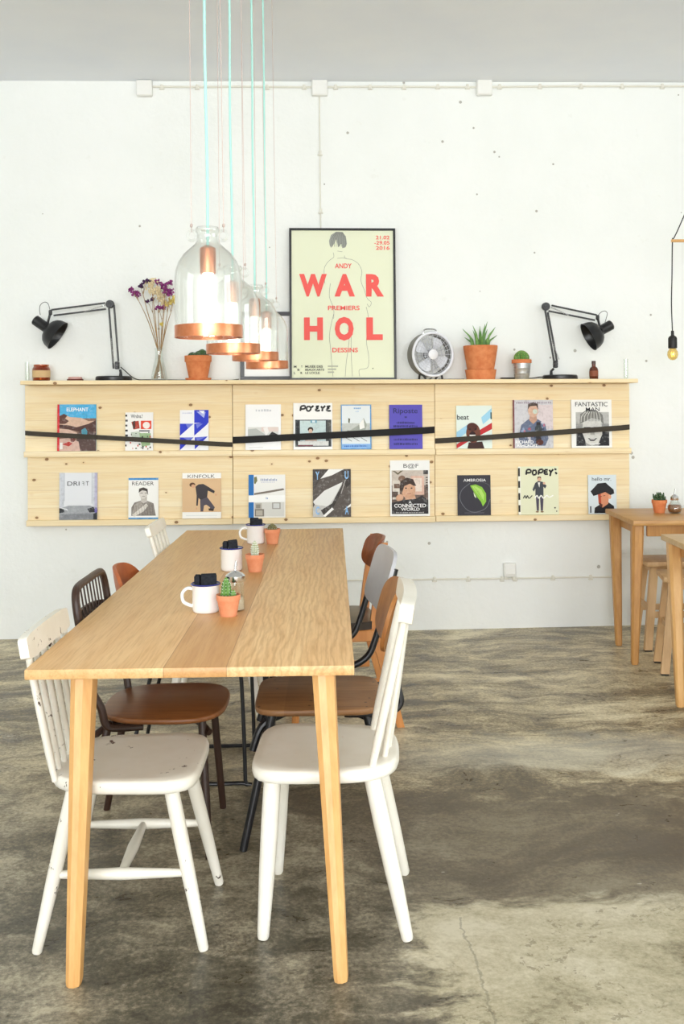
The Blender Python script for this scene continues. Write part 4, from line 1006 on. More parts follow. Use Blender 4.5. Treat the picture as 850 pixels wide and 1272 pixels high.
# cognac leather chair on a black sled base
def sled_chair(loc, rz):
    t = thing('leather_chair', 'cognac leather shell chair on a black sled base', 'chair', loc, rz)
    m = MB()
    def shell(u, v):
        # v: -1 front edge of the seat ... +1 top of the back
        s = (v + 1) / 2
        if s < .48: q = s / .48; x, z = .20 - .36 * q, .455 - .02 * sin(q * pi)
        else:
            q = (s - .48) / .52; x, z = -.16 - .13 * math.sin(q * 1.35), .455 + .335 * q ** 1.15
        wdt = .205 + .03 * sin(s * pi)
        curl = abs(u) ** 2.2
        return (x + curl * .095 * max(0, (s - .35)) / .65, u * wdt, z + curl * .035 * (1 - s) - curl * .04 * max(0, s - .6))
    m.sheet(shell, .014, 3.6, 12, 60); m.build('seat_shell', 'leather', t, angle=60)
    m = MB()
    for s in (-1, 1):
        m.tube([(.15, s * .12, .432), (.20, s * .2, .425), (.215, s * .205, .38), (.225, s * .205, .02), (.215, s * .205, .009), (-.21, s * .205, .009), (-.22, s * .205, .02), (-.12, s * .15, .43)], .0075, 10, smooth=4)
    m.tube([(-.12, -.15, .43), (-.12, .15, .43)], .0075, 10); m.tube([(.15, -.12, .432), (.15, .12, .432)], .0075, 10)
    m.build('sled_frame', 'black_metal', t)
    return t
sled_chair(W(-.60, 3.885), RL)

# reclaimed wood seat on black steel legs, plywood back
def board_chair(loc, rz):
    t = thing('plywood_back_chair', 'black steel chair with a reclaimed board seat behind the right cream chair', 'chair', loc, rz)
    m = MB(); m.slab(rrect(-.20, .21, -.20, .20, 6.0, 56), .420, .441, .006); m.build('seat', 'reclaimed', t, angle=50)
    for (top, bot) in (((.15, -.15, .418), (.245, -.195, 0)), ((.15, .15, .418), (.245, .195, 0)), ((-.15, -.15, .418), (-.245, -.195, 0)), ((-.15, .15, .418), (-.245, .195, 0))):
        m = MB(); a, b = Vector(top), Vector(bot); m.tube([a, b], [.0145, .0125], 12); m.build('leg', 'black_metal', t)
    m = MB()
    for s in (-1, 1):
        m.tube([(-.23, s * .15, .30), (-.185, s * .145, .375), (-.12, s * .12, .405), (.0, 0, .410), (.12, -s * .12, .405), (.185, -s * .145, .375), (.215, -s * .15, .30)], .012, 10, smooth=5)
    m.box((0, 0, .412), (.30, .30, .014), .003); m.build('seat_frame', 'black_metal', t)
    def xb(z): return -.235 - (z - .45) * .16
    for s in (-1, 1):
        m = MB(); m.tube([(-.08, s * .15, .412), (-.21, s * .16, .416), (-.258, s * .16, .445), (-.250, s * .158, .50), (-.240, s * .15, .58), (-.268, s * .14, .74), (-.276, s * .135, .79)], .0115, 10, smooth=5); m.build('back_upright', 'black_metal', t)
    m = MB(); m.sheet(lambda u, v: (-.250 - .030 * v + .036 * u * u, u * .195, .702 + .108 * v), .013, 3.2, 8, 52); m.build('backrest', 'teak', t, angle=45)
    return t
board_chair(W(-.085, 3.34), pi + RL)

# black tube chair with a pale grey panel back
def tube_chair(loc, rz):
    t = thing('tubular_chair', 'black tubular steel chair with a pale grey panel back', 'chair', loc, rz)
    m = MB(); m.sheet(lambda u, v: (u * .15 + .07, v * .19, .438 - .012 * (1 - u * u) + .012 * max(0, -u) ** 2), .012, 5, 6, 44); m.build('seat', 'grey_panel', t, angle=45)
    def xb(z): return -.202 - (z - .60) * .30
    for s in (-1, 1):
        m = MB(); m.tube([(-.20, s * .19, .0125), (.10, s * .19, .0125), (.19, s * .19, .0125), (.215, s * .188, .035), (.215, s * .185, .20), (.210, s * .182, .395), (.185, s * .182, .424), (.10, s * .182, .424), (-.03, s * .182, .420), (-.10, s * .182, .428), (-.150, s * .182, .462), (-.176, s * .182, .52), (xb(.60), s * .182, .60), (xb(.78), s * .178, .78)], .0125, 12, smooth=5); m.build('side_tube', 'black_metal', t)
    m = MB()
    m.tube([(-.05, -.18, .420), (-.05, .18, .420)], .010, 10); m.build('crossbar', 'black_metal', t)
    m = MB(); m.tube([(-.19, -.185, .0125), (-.19, .185, .0125)], .010, 10); m.build('floor_bar', 'black_metal', t)
    m = MB(); m.sheet(lambda u, v: (xb(.745 + .115 * v) + .019 - .012 * (1 - u * u), u * .19, .722 + .112 * v), .014, 5.0, 8, 56); m.build('backrest', 'grey_panel', t, angle=45)
    return t
tube_chair(W(-.085, 3.90), pi + RL + .13)

# wooden school chair with a black cushioned seat
def school_chair(loc, rz):
    t = thing('school_chair', 'brown plywood back wooden chair with a black padded seat near the far right table corner', 'chair', loc, rz)
    m = MB(); m.box((0, 0, .405), (.37, .36, .05), .004); m.build('seat_frame', 'orange_wood', t)
    m = MB(); m.sheet(lambda u, v: (u * .185, v * .185, .448 + .012 * (1 - u * u) * (1 - v * v)), .034, 5, 6, 44); m.build('cushion', 'black_leather', t, angle=60)
    def side(s):
        m = MB(); a = [(-.275, 0), (-.165, .43), (-.185, .62), (-.215, .80)]
        rs = []
        for (x, z), w in zip(a, (.016, .023, .016, .012)):
            rs.append([m.bm.verts.new((x + dx * w, s * .155 + dy * .011, z)) for dx, dy in ((-1, -1), (1, -1), (1, 1), (-1, 1))])
        for A, B in zip(rs, rs[1:]):
            for k in range(4): m.bm.faces.new((A[k], A[(k + 1) % 4], B[(k + 1) % 4], B[k]))
        m.bm.faces.new(rs[0][::-1]); m.bm.faces.new(rs[-1]); m.build('rear_post', 'orange_wood', t)
        m = MB(); m.tube([(.165, s * .155, .43), (.185, s * .165, 0)], [.022, .015], 8); m.build('leg', 'orange_wood', t)
    side(-1); side(1)
    for s in (-1, 1):
        m = MB(); m.box((-.02, s * .157, .2), (.34, .014, .03), .003); m.build('side_stretcher', 'orange_wood', t)
    m = MB(); m.sheet(lambda u, v: (-.198 - .022 * v + .045 * u * u - .016, u * .15, .738 + .076 * v), .012, 3.4, 8, 52); m.build('backrest', 'brown_ply', t, angle=45)
    return t
school_chair(W(-.055, 4.45), pi + RL + .12)

# ------------------------------------------------------------------ square tables and stools on the right
def bar_table(name, label, fl_, w, d, topmat, legmat, rz):
    # fl_: the far left corner of the top; local x to the right, y towards the wall
    cx, cy = fl_
    t = thing(name, label, 'table', (cx, cy, 0), rz)
    m = MB()
    z1, th = .762, .028
    m.box((0, 0, z1 - th / 2), (w, d, th), .004, seg=2); m.build('tabletop', topmat, t)
    m = MB()
    for s in (-1, 1):
        m.box((0, s * (d / 2 - .07), z1 - th - .0325), (w - .18, .022, .065), .002); m.box((s * (w / 2 - .07), 0, z1 - th - .0325), (.022, d - .18, .065), .002)
    m.build('apron', legmat, t)
    for sx in (-1, 1):
        for sy in (-1, 1):
            m = MB(); a = Vector((sx * (w / 2 - .040), sy * (d / 2 - .072), z1 - th)); b = Vector((sx * (w / 2 - (.015 if sy > 0 else -.008)), (d / 2 - .22) if sy > 0 else -(d / 2 + .02), 0))
            rs = []
            for q, wd in ((0, .062), (.12, .062), (.5, .050), (.985, .036), (1, .030)):
                c = a.lerp(b, q); h = wd / 2
                rs.append([m.bm.verts.new((c.x + x, c.y + y, c.z)) for x, y in ((-h, -h * .6), (-h * .6, -h), (h * .6, -h), (h, -h * .6), (h, h * .6), (h * .6, h), (-h * .6, h), (-h, h * .6))])
            for A, B in zip(rs, rs[1:]):
                for k in range(8): m.bm.faces.new((A[k], A[(k + 1) % 8], B[(k + 1) % 8], B[k]))
            m.bm.faces.new(rs[0]); m.bm.faces.new(rs[-1][::-1]); m.build('leg', legmat, t, angle=30)
    return t
A1, A2 = on_z(752, 632, .762), on_z(787, 647, .762)
dA = (A1 - A2).length; rA = math.atan2(-(A1.x - A2.x), (A1.y - A2.y))
exA = Vector((cos(rA), sin(rA), 0))
cA = (A1 + A2) / 2 + exA * .36
bar_table('square_table', 'oak square table against the wall, holding a small cactus', (cA.x, cA.y), .72, dA, 'oak_top2', 'oak_dark', rA)
B1 = on_z(821, 663.5, .762)
rB = rA
eyB = Vector((-sin(rB), cos(rB), 0))
cB = B1 + exA * .36 - eyB * .34
bar_table('square_table', 'pale topped oak square table at the right edge of the picture with nothing on it', (cB.x, cB.y), .72, .68, 'oak_pale', 'oak', rB)

def stool(label, loc, rz, hz=.5):
    t = thing('wooden_stool', label, 'stool', loc, rz, 'wooden stools by the square tables')
    m = MB(); m.box((0, 0, hz - .014), (.36, .27, .028), .005, seg=2); m.build('seat', 'stool', t)
    m = MB()
    for s in (-1, 1): m.box((0, s * .085, hz - .048), (.27, .02, .04), .002); m.box((s * .125, 0, hz - .048), (.02, .16, .04), .002)
    m.build('seat_rail', 'stool', t)
    def lp(sx, sy, z): return Vector((sx * (.125 + .055 * (1 - z / hz)), sy * (.085 + .04 * (1 - z / hz)), z))
    for sx in (-1, 1):
        for sy in (-1, 1):
            m = MB(); a, b = lp(sx, sy, hz - .028), lp(sx, sy, .008)
            rs = [[m.bm.verts.new((c.x + x * .021, c.y + y * .016, c.z)) for x, y in ((-1, -1), (1, -1), (1, 1), (-1, 1))] for c in (a, b)]
            for k in range(4): m.bm.faces.new((rs[0][k], rs[0][(k + 1) % 4], rs[1][(k + 1) % 4], rs[1][k]))
            m.bm.faces.new(rs[0]); m.bm.faces.new(rs[1][::-1]); m.build('leg', 'stool', t)
            m = MB(); c = lp(sx, sy, .004); m.box(c, (.04, .03, .008), .002); m.build('foot_pad', 'black_soft', t)
    for sy in (-1, 1):
        m = MB(); c = lp(1, sy, .2); m.box((0, c.y, .2), (2 * c.x + .02, .016, .035), .002); m.build('rung', 'stool', t)
    for sx in (-1, 1):
        m = MB(); c = lp(sx, 1, .235); m.box((c.x, 0, .235), (.016, 2 * c.y, .035), .002); m.build('rung', 'stool', t)
    return t
s1 = on_z(803, 807, 0); s2 = on_z(823, 837, 0)
def stool_at(label, foot, rz):
    q = Matrix.Rotation(rz, 3, 'Z') @ Vector((.18, .125, 0)); stool(label, (foot.x + q.x, foot.y + q.y, 0), rz)
stool_at('beech stool tucked under the square table that holds the cactus', on_z(805, 809, 0), rA + .02)
stool_at('beech stool standing between the two square tables', on_z(826, 838.5, 0), -.21)
# black steel seat under the nearer square table
bl = on_z(845, 869, 0)
t = thing('metal_stool', 'black metal stool under the pale square table, one leg showing', 'stool', (bl.x + .19, bl.y - .17, 0), rB)
m = MB(); m.slab(rrect(-.16, .16, -.16, .16, 5, 40), .44, .455, .004); m.build('seat', 'black_metal', t, angle=50)
for sx in (-1, 1):
    for sy in (-1, 1):
        m = MB(); m.tube([(sx * .13, sy * .13, .442), (sx * .185, sy * .165, 0)], [.016, .014], 10); m.build('leg', 'black_metal', t)
m = MB(); m.tube([(-.15, -.14, .2), (.15, -.14, .2), (.15, .14, .2), (-.15, .14, .2)], .008, 8, closed=True); m.build('foot_ring', 'black_metal', t)

# ------------------------------------------------------------------ things on the tables
def pot(t, r=.0375, h=.068, mat='terracotta', rim=.018, saucer=0.0):
    z0 = 0.0
    if saucer:
        m = MB(); sr = r * .98; m.lathe([(sr * .9, 0), (sr, saucer * .8), (sr * 1.0, saucer), (sr * .93, saucer), (sr * .85, .006), (0, .006)][::1], 32); m.build('saucer', mat, t); z0 = .0065
    m = MB(); rb = r * .68
    m.lathe([(0, z0), (rb, z0), (r * .93, z0 + h - rim), (r, z0 + h - rim + .001), (r, z0 + h), (r * .9, z0 + h), (r * .86, z0 + h - .012), (0, z0 + h - .012)], 36); m.build('pot', mat, t, angle=30)
    m = MB(); m.lathe([(r * .865, z0 + h - .0125), (r * .86, z0 + h - .008), (r * .5, z0 + h - .006), (0, z0 + h - .006)], 24); m.build('soil', 'soil', t)
    return z0 + h - .008
def ribbed(mb, c, r, h, ribs=10, depth=.14, rot=None, spines=0, sz=.0015):
    prof = [(0.55 * r, 0)] + [(r * (sin(pi * (.22 + .78 * q)) ** .55 if q < 1 else 0), h * q) for q in (.1, .25, .4, .55, .7, .82, .91, .97)] + [(0, h)]
    mt = Matrix.Translation(c) @ (Euler(rot).to_matrix().to_4x4() if rot else Matrix())
    mb.mi = 0
    mb.lathe(prof, ribs * 4, mt, rfun=lambda a, z: 1 - depth * (0.5 - 0.5 * cos(a * ribs)))
    if spines:
        mb.mi = 1
        for k in range(ribs):
            a = 2 * pi * k / ribs
            for i in range(1, spines + 1):
                q = i / (spines + .6); rr = r * sin(pi * (.22 + .78 * q)) ** .55
                mb.ball(mt @ Vector((rr * cos(a), rr * sin(a), h * q)), sz, 1)
def cactus(label, loc, kind, r, h, mat, group, rz=0, saucer=0.0, name='potted_cactus'):
    t = thing(name, label, 'potted plant', loc, rz, group)
    z = pot(t, r, h, mat, h * .26, saucer)
    m = MB()
    sp = M['white_plastic']
    if kind == 'tall':
        ribbed(m, (-.006, 0, z - .004), r * .42, h * .98, 8, .22, None, 6, .0013); ribbed(m, (r * .42, -.004, z - .004), r * .25, h * .4, 8, .2, None, 3, .0011); ribbed(m, (-r * .5, .004, z - .004), r * .2, h * .28, 8, .2); mm = ['cactus_green', sp]
    elif kind == 'hairy':
        ribbed(m, (0, 0, z - .004), r * .42, h * .95, 14, .1, None, 7, .002); mm = ['cactus_hairy', sp]
    elif kind == 'round':
        ribbed(m, (0, 0, z - .006), r * .62, h * .55, 12, .15, None, 4, .0012); mm = ['cactus_brownish', sp]
    elif kind == 'cluster':
        for (x, y, s) in ((-.4, 0, .5), (.05, .1, .6), (.45, 0, .5), (.3, .1, .72), (-.1, -.25, .45)): ribbed(m, (x * r, y * r, z - .008), r * .42 * (.7 + s * .4), h * .55 * s, 10, .15, None, 3, .0012)
        mm = ['cactus_dark', sp]
    elif kind == 'fingers':
        for k in range(11):
            a = k * 2.4; q = .12 + .5 * (k / 11); e = (.5 * q * sin(a) * -1, .5 * q * cos(a), 0)
            ribbed(m, (q * r * cos(a), q * r * sin(a), z - .006), r * .19, h * (.85 - .45 * q) * (1 + .15 * sin(k * 3)), 6, .15, (-.5 * q * sin(a), .5 * q * cos(a), 0), 2, .001)
        mm = ['cactus_dark', sp]
    m.build('cactus', mm, t, angle=60)
    return t
GC = 'terracotta pots along the long table'
Zt = .7509
def on_t(px, py): p = on_z(px, py, .75); p.z = Zt; return p
p = on_t(284, 765); cactus('small terracotta pot with an upright green cactus beside the front mug', p, 'tall', .0375, .066, 'terracotta_pale', GC)
p = on_t(317, 710); cactus('small terracotta pot with a pale fuzzy cactus beside the second mug', p, 'hairy', .0375, .068, 'terracotta_pale', GC)
p = on_t(338.5, 675.5); cactus('small terracotta pot with a dark round cactus beside the farthest mug', p, 'round', .0375, .07, 'terracotta_pale', GC)

def mug(label, loc, rz):
    t = thing('enamel_mug', label, 'mug', loc, rz, 'enamel mugs along the long table')
    R, H = .0425, .088
    m = MB(); m.lathe([(0, .001), (R * .9, 0), (R * .97, .004), (R, .012), (R, H - .004), (R + .003, H - .001), (R + .0035, H), (R - .0005, H), (R - .0018, H - .006), (R - .0018, .012), (R * .9, .004), (0, .0035)], 44); m.build('body', 'enamel', t, angle=60)
    m = MB(); m.tube([((R + .0026) * cos(a), (R + .0026) * sin(a), H + .0005) for a in (2 * pi * k / 44 for k in range(44))], .0026, 8, closed=True); m.build('rim', 'enamel_blue', t, label='dark blue rim')
    m = MB(); m.tube([(R - .001, 0, H - .016), (R + .016, 0, H - .014), (R + .032, 0, H - .03), (R + .029, 0, H - .055), (R + .012, 0, .022), (R - .002, 0, .018)], .0058, 10, smooth=5, flat=1.3, flatdir=(0, 1, 0)); m.build('handle', 'enamel', t)
    return t
def napkin(label, base, dx, dy, wd, th, ht, rz, roll):
    """square paper napkin folded into a thick pad, standing in the mug"""
    t = bpy.data.objects
    m = MB()
    n = 4
    for k in range(n):
        o = (k - (n - 1) / 2) * th / n
        m.box((0, o, ht / 2 + .0012 * ((k * 7) % 3)), (wd - .0015 * (k % 2), th / n * .92, ht), .0015)
    m.tube([(wd / 2 - .002, -th / 2 + .003, .0), (wd / 2 - .002, -th / 2 + .003, ht)], .003, 8)
    o = m.build('paper_napkin', 'napkin')
    o.location = (base.x + dx, base.y + dy, base.z + .006); o.rotation_euler = (0, roll, rz)
    tag(o, label, 'napkin', 'dark napkins folded into the mugs'); return o
m1, m2, m3 = on_t(256, 760), on_t(288, 708.5), on_t(318, 675)
mug('white blue-rimmed mug nearest the front of the table, handle to the left', m1, pi - .05)
mug('white blue-rimmed mug second from the front, handle hidden behind it', m2, pi * .66)
mug('white blue-rimmed mug farthest along the table', m3, pi + .1)
napkin('broad charcoal napkin pad standing in the nearest mug', m1, .010, -.004, .048, .030, .112, .12, .0)
napkin('narrow charcoal napkin pad at the left of the nearest mug', m1, -.0255, .006, .017, .034, .108, -.1, .0)
napkin('tilted charcoal napkin pad rising from the second mug', m2, .013, -.002, .036, .030, .112, .1, -.08)
napkin('low charcoal napkin pad at the left of the second mug', m2, -.024, .005, .018, .036, .106, -.1, .0)
napkin('broad charcoal napkin pad standing in the farthest mug', m3, .006, -.004, .050, .030, .107, .05, .0)
napkin('slim charcoal napkin pad at the back of the farthest mug', m3, -.008, .024, .040, .012, .110, .1, .0)

def shaker(label, loc, bulb=False):
    t = thing('sugar_shaker', label, 'sugar shaker', loc)
    m = MB()
    if bulb: pr = [(.022, 0), (.034, .004), (.041, .022), (.039, .04), (.027, .058), (.02, .072), (.02, .086)]
    else: pr = [(.026, 0), (.029, .004), (.029, .03), (.0265, .05), (.0265, .09), (.029, .098), (.029, .104)]
    inn = [(max(r - .0025, .001), z + (.003 if z == 0 else 0)) for r, z in pr]
    m.lathe(pr + inn[::-1], 32, closed=True); m.build('glass_jar', 'clear_glass', t, angle=60)
    m = MB()
    if bulb: m.lathe([(0, .0035), (.019, .0035), (.031, .006), (.0375, .022), (.0355, .040), (.033, .046), (0, .048)], 28)
    else: m.lathe([(0, .0035), (.0255, .0035), (.0262, .03), (.0238, .042), (0, .045)], 28)
    m.build('sugar', 'brown_sugar' if bulb else 'sugar', t, angle=60)
    zz, rr = (pr[-1][1], pr[-1][0])
    m = MB(); m.lathe([(rr + .002, zz - .012), (rr + .003, zz - .010), (rr + .003, zz + .006), (rr * .8, zz + .014), (rr * .35, zz + .02), (.006, zz + .022), (0, zz + .022)], 28); m.build('lid', 'chrome', t, angle=40)
    m = MB(); m.tube([(0, 0, zz + .02), (.001, 0, zz + .035), (.004, 0, zz + .052)], [.0045, .0042, .004], 10); m.build('spout', 'chrome', t)
    return t
shaker('glass sugar shaker with a steel spout standing behind the front cactus', on_t(293, 758))
pA = on_z(819.5, 637, .762); pA.z = .7629
cactus('terracotta pot with a dark spiky cactus on the square table', pA, 'fingers', .043, .074, 'terracotta', None, .4)
pB = on_z(838.5, 637.5, .762); pB.z = .7629
shaker('round glass shaker of brown sugar on the square table', pB, True)

# ------------------------------------------------------------------ things on the shelf
YS = -0.115
def on_s(px, y=YS):
    p = on_y(px, 473, y); p.z = zs(p.x) + .0010; return p

def desk_lamp(label, base_px, base_r, arm1, arm2, upper1, upper2, joint_lo, joint_hi, head, loop, neck, rim_c, rim_r, stem, cord, spring):
    base = on_s(base_px)
    t = thing('desk_lamp', label, 'desk lamp', base, 0, 'black architect lamps on the shelf'); t.rotation_euler = (0, TILT, 0); t.location.z += .0003
    def L(p, dy=0.0):
        q = on_y(p[0], p[1], YS) - base; return Vector((q.x, dy, q.z))
    m = MB(); m.lathe([(0, 0), (base_r, 0), (base_r + .001, .004), (base_r, .020), (base_r - .006, .026), (.02, .028), (0, .028)], 48); m.build('base', 'black_metal', t, angle=30)
    m = MB(); s = L(stem[0]); m.tube([(s.x, 0, .026), (s.x, 0, .05), L(stem[1])], [.011, .008, .007], 12); m.build('stem', 'black_metal', t)
    for nm, (a, b) in (('lower_arm', arm1), ('lower_arm', arm2), ('upper_arm', upper1), ('upper_arm', upper2)):
        m = MB(); m.box((0, 0, 0), ((.0150 if nm == 'lower_arm' else .0115), .010, (L(b) - L(a)).length), .0015, mtx=Matrix.Translation((L(a) + L(b)) / 2) @ (L(b) - L(a)).to_track_quat('Z', 'Y').to_matrix().to_4x4()); m.build(nm, 'black_metal', t)
    m = MB(); c = L(joint_lo)
    m.box(c, (.026, .030, .045), .004); m.lathe([(0, -.026), (.010, -.026), (.012, -.018), (.012, .018), (.010, .026), (0, .026)], 16, Matrix.Translation(c) @ Euler((pi / 2, 0, 0)).to_matrix().to_4x4()); m.build('joint', 'black_metal', t)
    m = MB(); c = L(joint_hi)
    m.lathe([(0, -.016), (.022, -.016), (.025, -.010), (.025, .010), (.022, .016), (0, .016)], 24, Matrix.Translation(c) @ Euler((pi / 2, 0, 0)).to_matrix().to_4x4()); m.lathe([(0, .016), (.008, .016), (.008, .024), (0, .025)], 12, Matrix.Translation(c) @ Euler((pi / 2, 0, 0)).to_matrix().to_4x4()); m.build('elbow', 'black_metal', t)
    m = MB(); c = L(head)
    m.box(c, (.018, .024, .03), .004); m.tube([c, (c + L(neck[1])) / 2, L(neck[1])], [.008, .007, .007], 10); m.build('head_joint', 'black_metal', t)
    m = MB(); m.tube([L(p) for p in loop], .0018, 6, smooth=5); m.build('wire_loop', 'black_metal', t)
    # springs along the arms
    for a, b in spring:
        m = MB(); A, B = L(a, -.012), L(b, -.012); n = 90; d = B - A; u = d.normalized(); q = u.orthogonal().normalized(); r = u.cross(q)
        m.tube([A + d * (k / n) + (q * cos(k * 1.4) + r * sin(k * 1.4)) * .0038 for k in range(n + 1)], .0011, 5); m.build('spring', 'chrome', t)
    # shade: socket neck and bell
    N0, N1, RC = L(neck[0]), L(neck[1]), L(rim_c)
    axis = (RC - N0).normalized(); Lh = (RC - N0).length; nl = (N1 - N0).length
    mt = Matrix.Translation(N0) @ axis.to_track_quat('Z', 'Y').to_matrix().to_4x4()
    rn = .031
    prof = [(0, 0), (rn * .8, 0), (rn, .006), (rn, nl * .92), (rn * 1.08, nl), (rim_r * .62, nl + (Lh - nl) * .12), (rim_r * .82, nl + (Lh - nl) * .32), (rim_r * .94, nl + (Lh - nl) * .58), (rim_r, Lh - .004), (rim_r + .002, Lh)]
    inner = [(rim_r - .002, Lh - .001), (rim_r * .92, nl + (Lh - nl) * .58), (rim_r * .78, nl + (Lh - nl) * .34), (rn * .9, nl + .004), (0, nl)]
    m = MB(); m.lathe(prof + inner, 40, mt); m.build('shade', 'black_metal', t, angle=40)
    m = MB(); m.ball(mt @ Vector((0, 0, nl + .03)), .024, 2); m.build('bulb', 'white_plastic', t)
    m = MB()
    pts = [Vector(((on_s(px, y) - base).x, y - YS, (on_y(px, py, y) - base).z if py else .0075 - TILT * ((on_s(px, y) - base).x))) for px, py, y in cord]
    m.tube(pts, .003, 8, smooth=5); m.build('power_cord', 'black_soft', t)
    return t
desk_lamp('black desk lamp on the left of the shelf, its shade pointing down to the right', 141.5, .107,
    ((141, 458), (134.7, 383)), ((147, 449), (141, 379)), ((130, 376.5), (63, 385.6)), ((131, 384), (66, 392.6)), (145.5, 454), (136, 378), (62, 389),
    [(61.5, 386), (59, 378), (54.5, 376), (49.5, 379.5), (48.5, 386), (49.5, 392)], ((42, 397.5), (57, 409)), (71.5, 417.8), .094, ((150, 471), (149, 459)),
    [(150, 456, -.09), (156, 461, -.09), (164, 468, -.085), (172, 471.5, -.06), (182, None, -.045), (200, None, -.03), (225, None, -.03), (262, None, -.035), (285, None, -.03), (297, 470, -.03)], [((141, 452), (138, 420)), ((131, 379), (104, 388))])
desk_lamp('black desk lamp on the right of the shelf, its shade pointing down to the left', 696, .105,
    ((689, 453), (676.5, 384)), ((692, 449), (680, 388)), ((684.6, 379.5), (740.7, 391)), ((681, 386.5), (738.6, 397.5)), (690, 452.5), (677.5, 381), (742, 394),
    [(743, 391), (747, 387), (751.5, 386), (754, 389), (752.5, 396), (751, 401)], ((760, 402.5), (746, 410)), (731.0, 418.5), .090, ((685, 468), (688, 458)),
    [(682, 470, -.05), (672, 468.5, -.05), (662, 470, -.04), (650, None, -.025), (636, None, -.03), (622, None, -.03)], [((694, 447), (685, 424)), ((683, 382), (706, 392))])

# amber candle jar, tin, amber bottle, clear tubes
p = on_s(51.5); t = thing('candle_jar', 'amber glass candle jar with a tan label near the left end of the shelf', 'candle', p)
m = MB(); pr = [(.046, 0), (.0505, .005), (.0515, .02), (.0515, .070), (.047, .080), (.043, .084), (.0445, .090), (.0445, .097)]
m.lathe(pr + [(max(r - .003, 0), z + (.004 if z == 0 else 0)) for r, z in pr][::-1], 40, closed=True); m.build('glass', 'amber_glass', t, angle=40)
m = MB(); m.lathe([(0, .0045), (.0465, .0045), (.0482, .02), (.0482, .062), (0, .064)], 36); m.build('wax', 'wax', t)
m = MB(); m.lathe([(.0519, .020), (.0519, .062), (.0523, .062), (.0523, .020)], 40, closed=True); m.build('paper_label', 'label_paper', t)
m = MB(); m.tube([(0, 0, .063), (.001, 0, .076)], .0012, 6); m.build('wick', 'black_soft', t)
p = on_s(93.5); t = thing('tin', 'low round tin with a pink lid between the candle jar and the left lamp', 'tin', p)
m = MB(); m.lathe([(0, 0), (.046, 0), (.048, .003), (.048, .010), (0, .010)], 36); m.build('body', plain('6b2f28', .5), t)
m = MB(); m.lathe([(0, .010), (.041, .010), (.041, .020), (.038, .023), (0, .023)], 36); m.build('lid', plain('d9a9a0', .5), t, label='pink lid')
p = on_s(738); t = thing('amber_bottle', 'small brown glass bottle under the right lamp shade', 'bottle', p)
m = MB(); pr = [(.024, 0), (.0265, .004), (.0265, .058), (.022, .070), (.012, .078), (.011, .098)]
m.lathe(pr + [(r - .002, z + (.003 if z == 0 else 0)) for r, z in pr][::-1], 32, closed=True); m.build('glass', plain('5f2c18', .15), t, angle=40)
m = MB(); m.lathe([(.0268, .018), (.0268, .052), (.0271, .052), (.0271, .018)], 32, closed=True); m.build('paper_label', plain('8a4a2c', .6), t)
m = MB(); m.lathe([(0, .092), (.0125, .092), (.0125, .112), (0, .112)], 24); m.build('cap', plain('43211a', .4), t)
for px, y0, lab in ((34, 450, 'clear glass tube at the far left end of the shelf'), (778, 446, 'clear glass tube at the far right end of the shelf')):
    p = on_s(px); h = on_y(px, y0, YS).z - p.z
    m = MB(); m.lathe([(.013, 0), (.014, .003), (.014, h), (.0115, h), (.0115, .006), (.0, .005)], 24)
    o = m.build('glass_tube', 'vial_glass', None, p); tag(o, lab, 'glass tube', 'glass tubes at the shelf ends')

# dried flowers in a slim vase
p0 = on_s(198)
t = thing('glass_vase', 'clear glass vase with a thick base holding dried flowers', 'vase', p0)
m = MB(); m.lathe([(0, 0), (.047, 0), (.049, .004), (.048, .02), (.036, .08), (.024, .135), (.022, .17), (.026, .195), (.0245, .195), (.0205, .17), (.0225, .135), (.034, .08), (.045, .02), (.042, .012), (0, .011)], 32)
m.build('glass', 'clear_glass', t, angle=60)
def flower(label, foot_dx, foot_dy, pts, tips, petals, n, spread, dy):
    base = p0 + Vector((foot_dx, foot_dy, .0118))
    t = thing('dried_flower', label, 'dried flower', base, 0, 'dried flowers in the glass vase')
    P = [Vector((0, 0, 0))]
    for i, q in enumerate(pts):
        w_ = on_y(q[0], q[1], YS) - base; P.append(Vector((w_.x, -foot_dy + dy * (i + 1) / len(pts), w_.z)))
    m = MB(); m.tube(P, [.0026] * (len(P) - 1) + [.0016], 7, smooth=5)
    ends = []
    for q in tips:
        w_ = on_y(q[0], q[1], YS) - base; e = Vector((w_.x, P[-1].y + random.uniform(-.02, .02), w_.z)); ends.append(e)
        m.tube([P[-1] - (P[-1] - P[-2]) * .15, (P[-1] + e) / 2 + Vector((0, 0, -.004)), e], [.0016, .0012, .001], 6, smooth=3)
    m.build('stem', 'stem_tan', t)
    m = MB()
    for e in ends or [P[-1]]:
        for k in range(int(n * 2.5)):
            o = Vector((random.gauss(0, 1), random.gauss(0, 1), random.gauss(0, .8))) * spread
            d = Vector((random.uniform(-1, 1), random.uniform(-1, 1), random.uniform(-.2, 1)))
            m.ball(e + o, .0088, 1, (1.0, .75, .5), (d.x * 2, d.y * 2, d.z * 3))
    m.build('blossom', petals, t, angle=20)
XP = (198.5, 441)
flower('dried stem with dusky violet blooms reaching farthest left', .024, .005, [(200.5, 455), (197, 438), (190, 415), (182.5, 394), (172, 372)], [(163.5, 359.5), (168, 364), (171, 366)], 'petal_purple', 7, .010, -.02)
flower('dried stem with near black purple blooms at the upper left', .020, -.012, [(200, 455), (197.5, 440), (191, 412), (184, 390), (177, 362)], [(174, 355), (180, 350), (184, 349)], 'petal_dark', 7, .007, .0)
flower('thin dried stem with a few dark specks of bloom at mid height', .012, .016, [(199.5, 455), (197.5, 440), (193, 410), (189, 385)], [(182, 373), (189, 372)], 'petal_dark', 4, .006, .02)
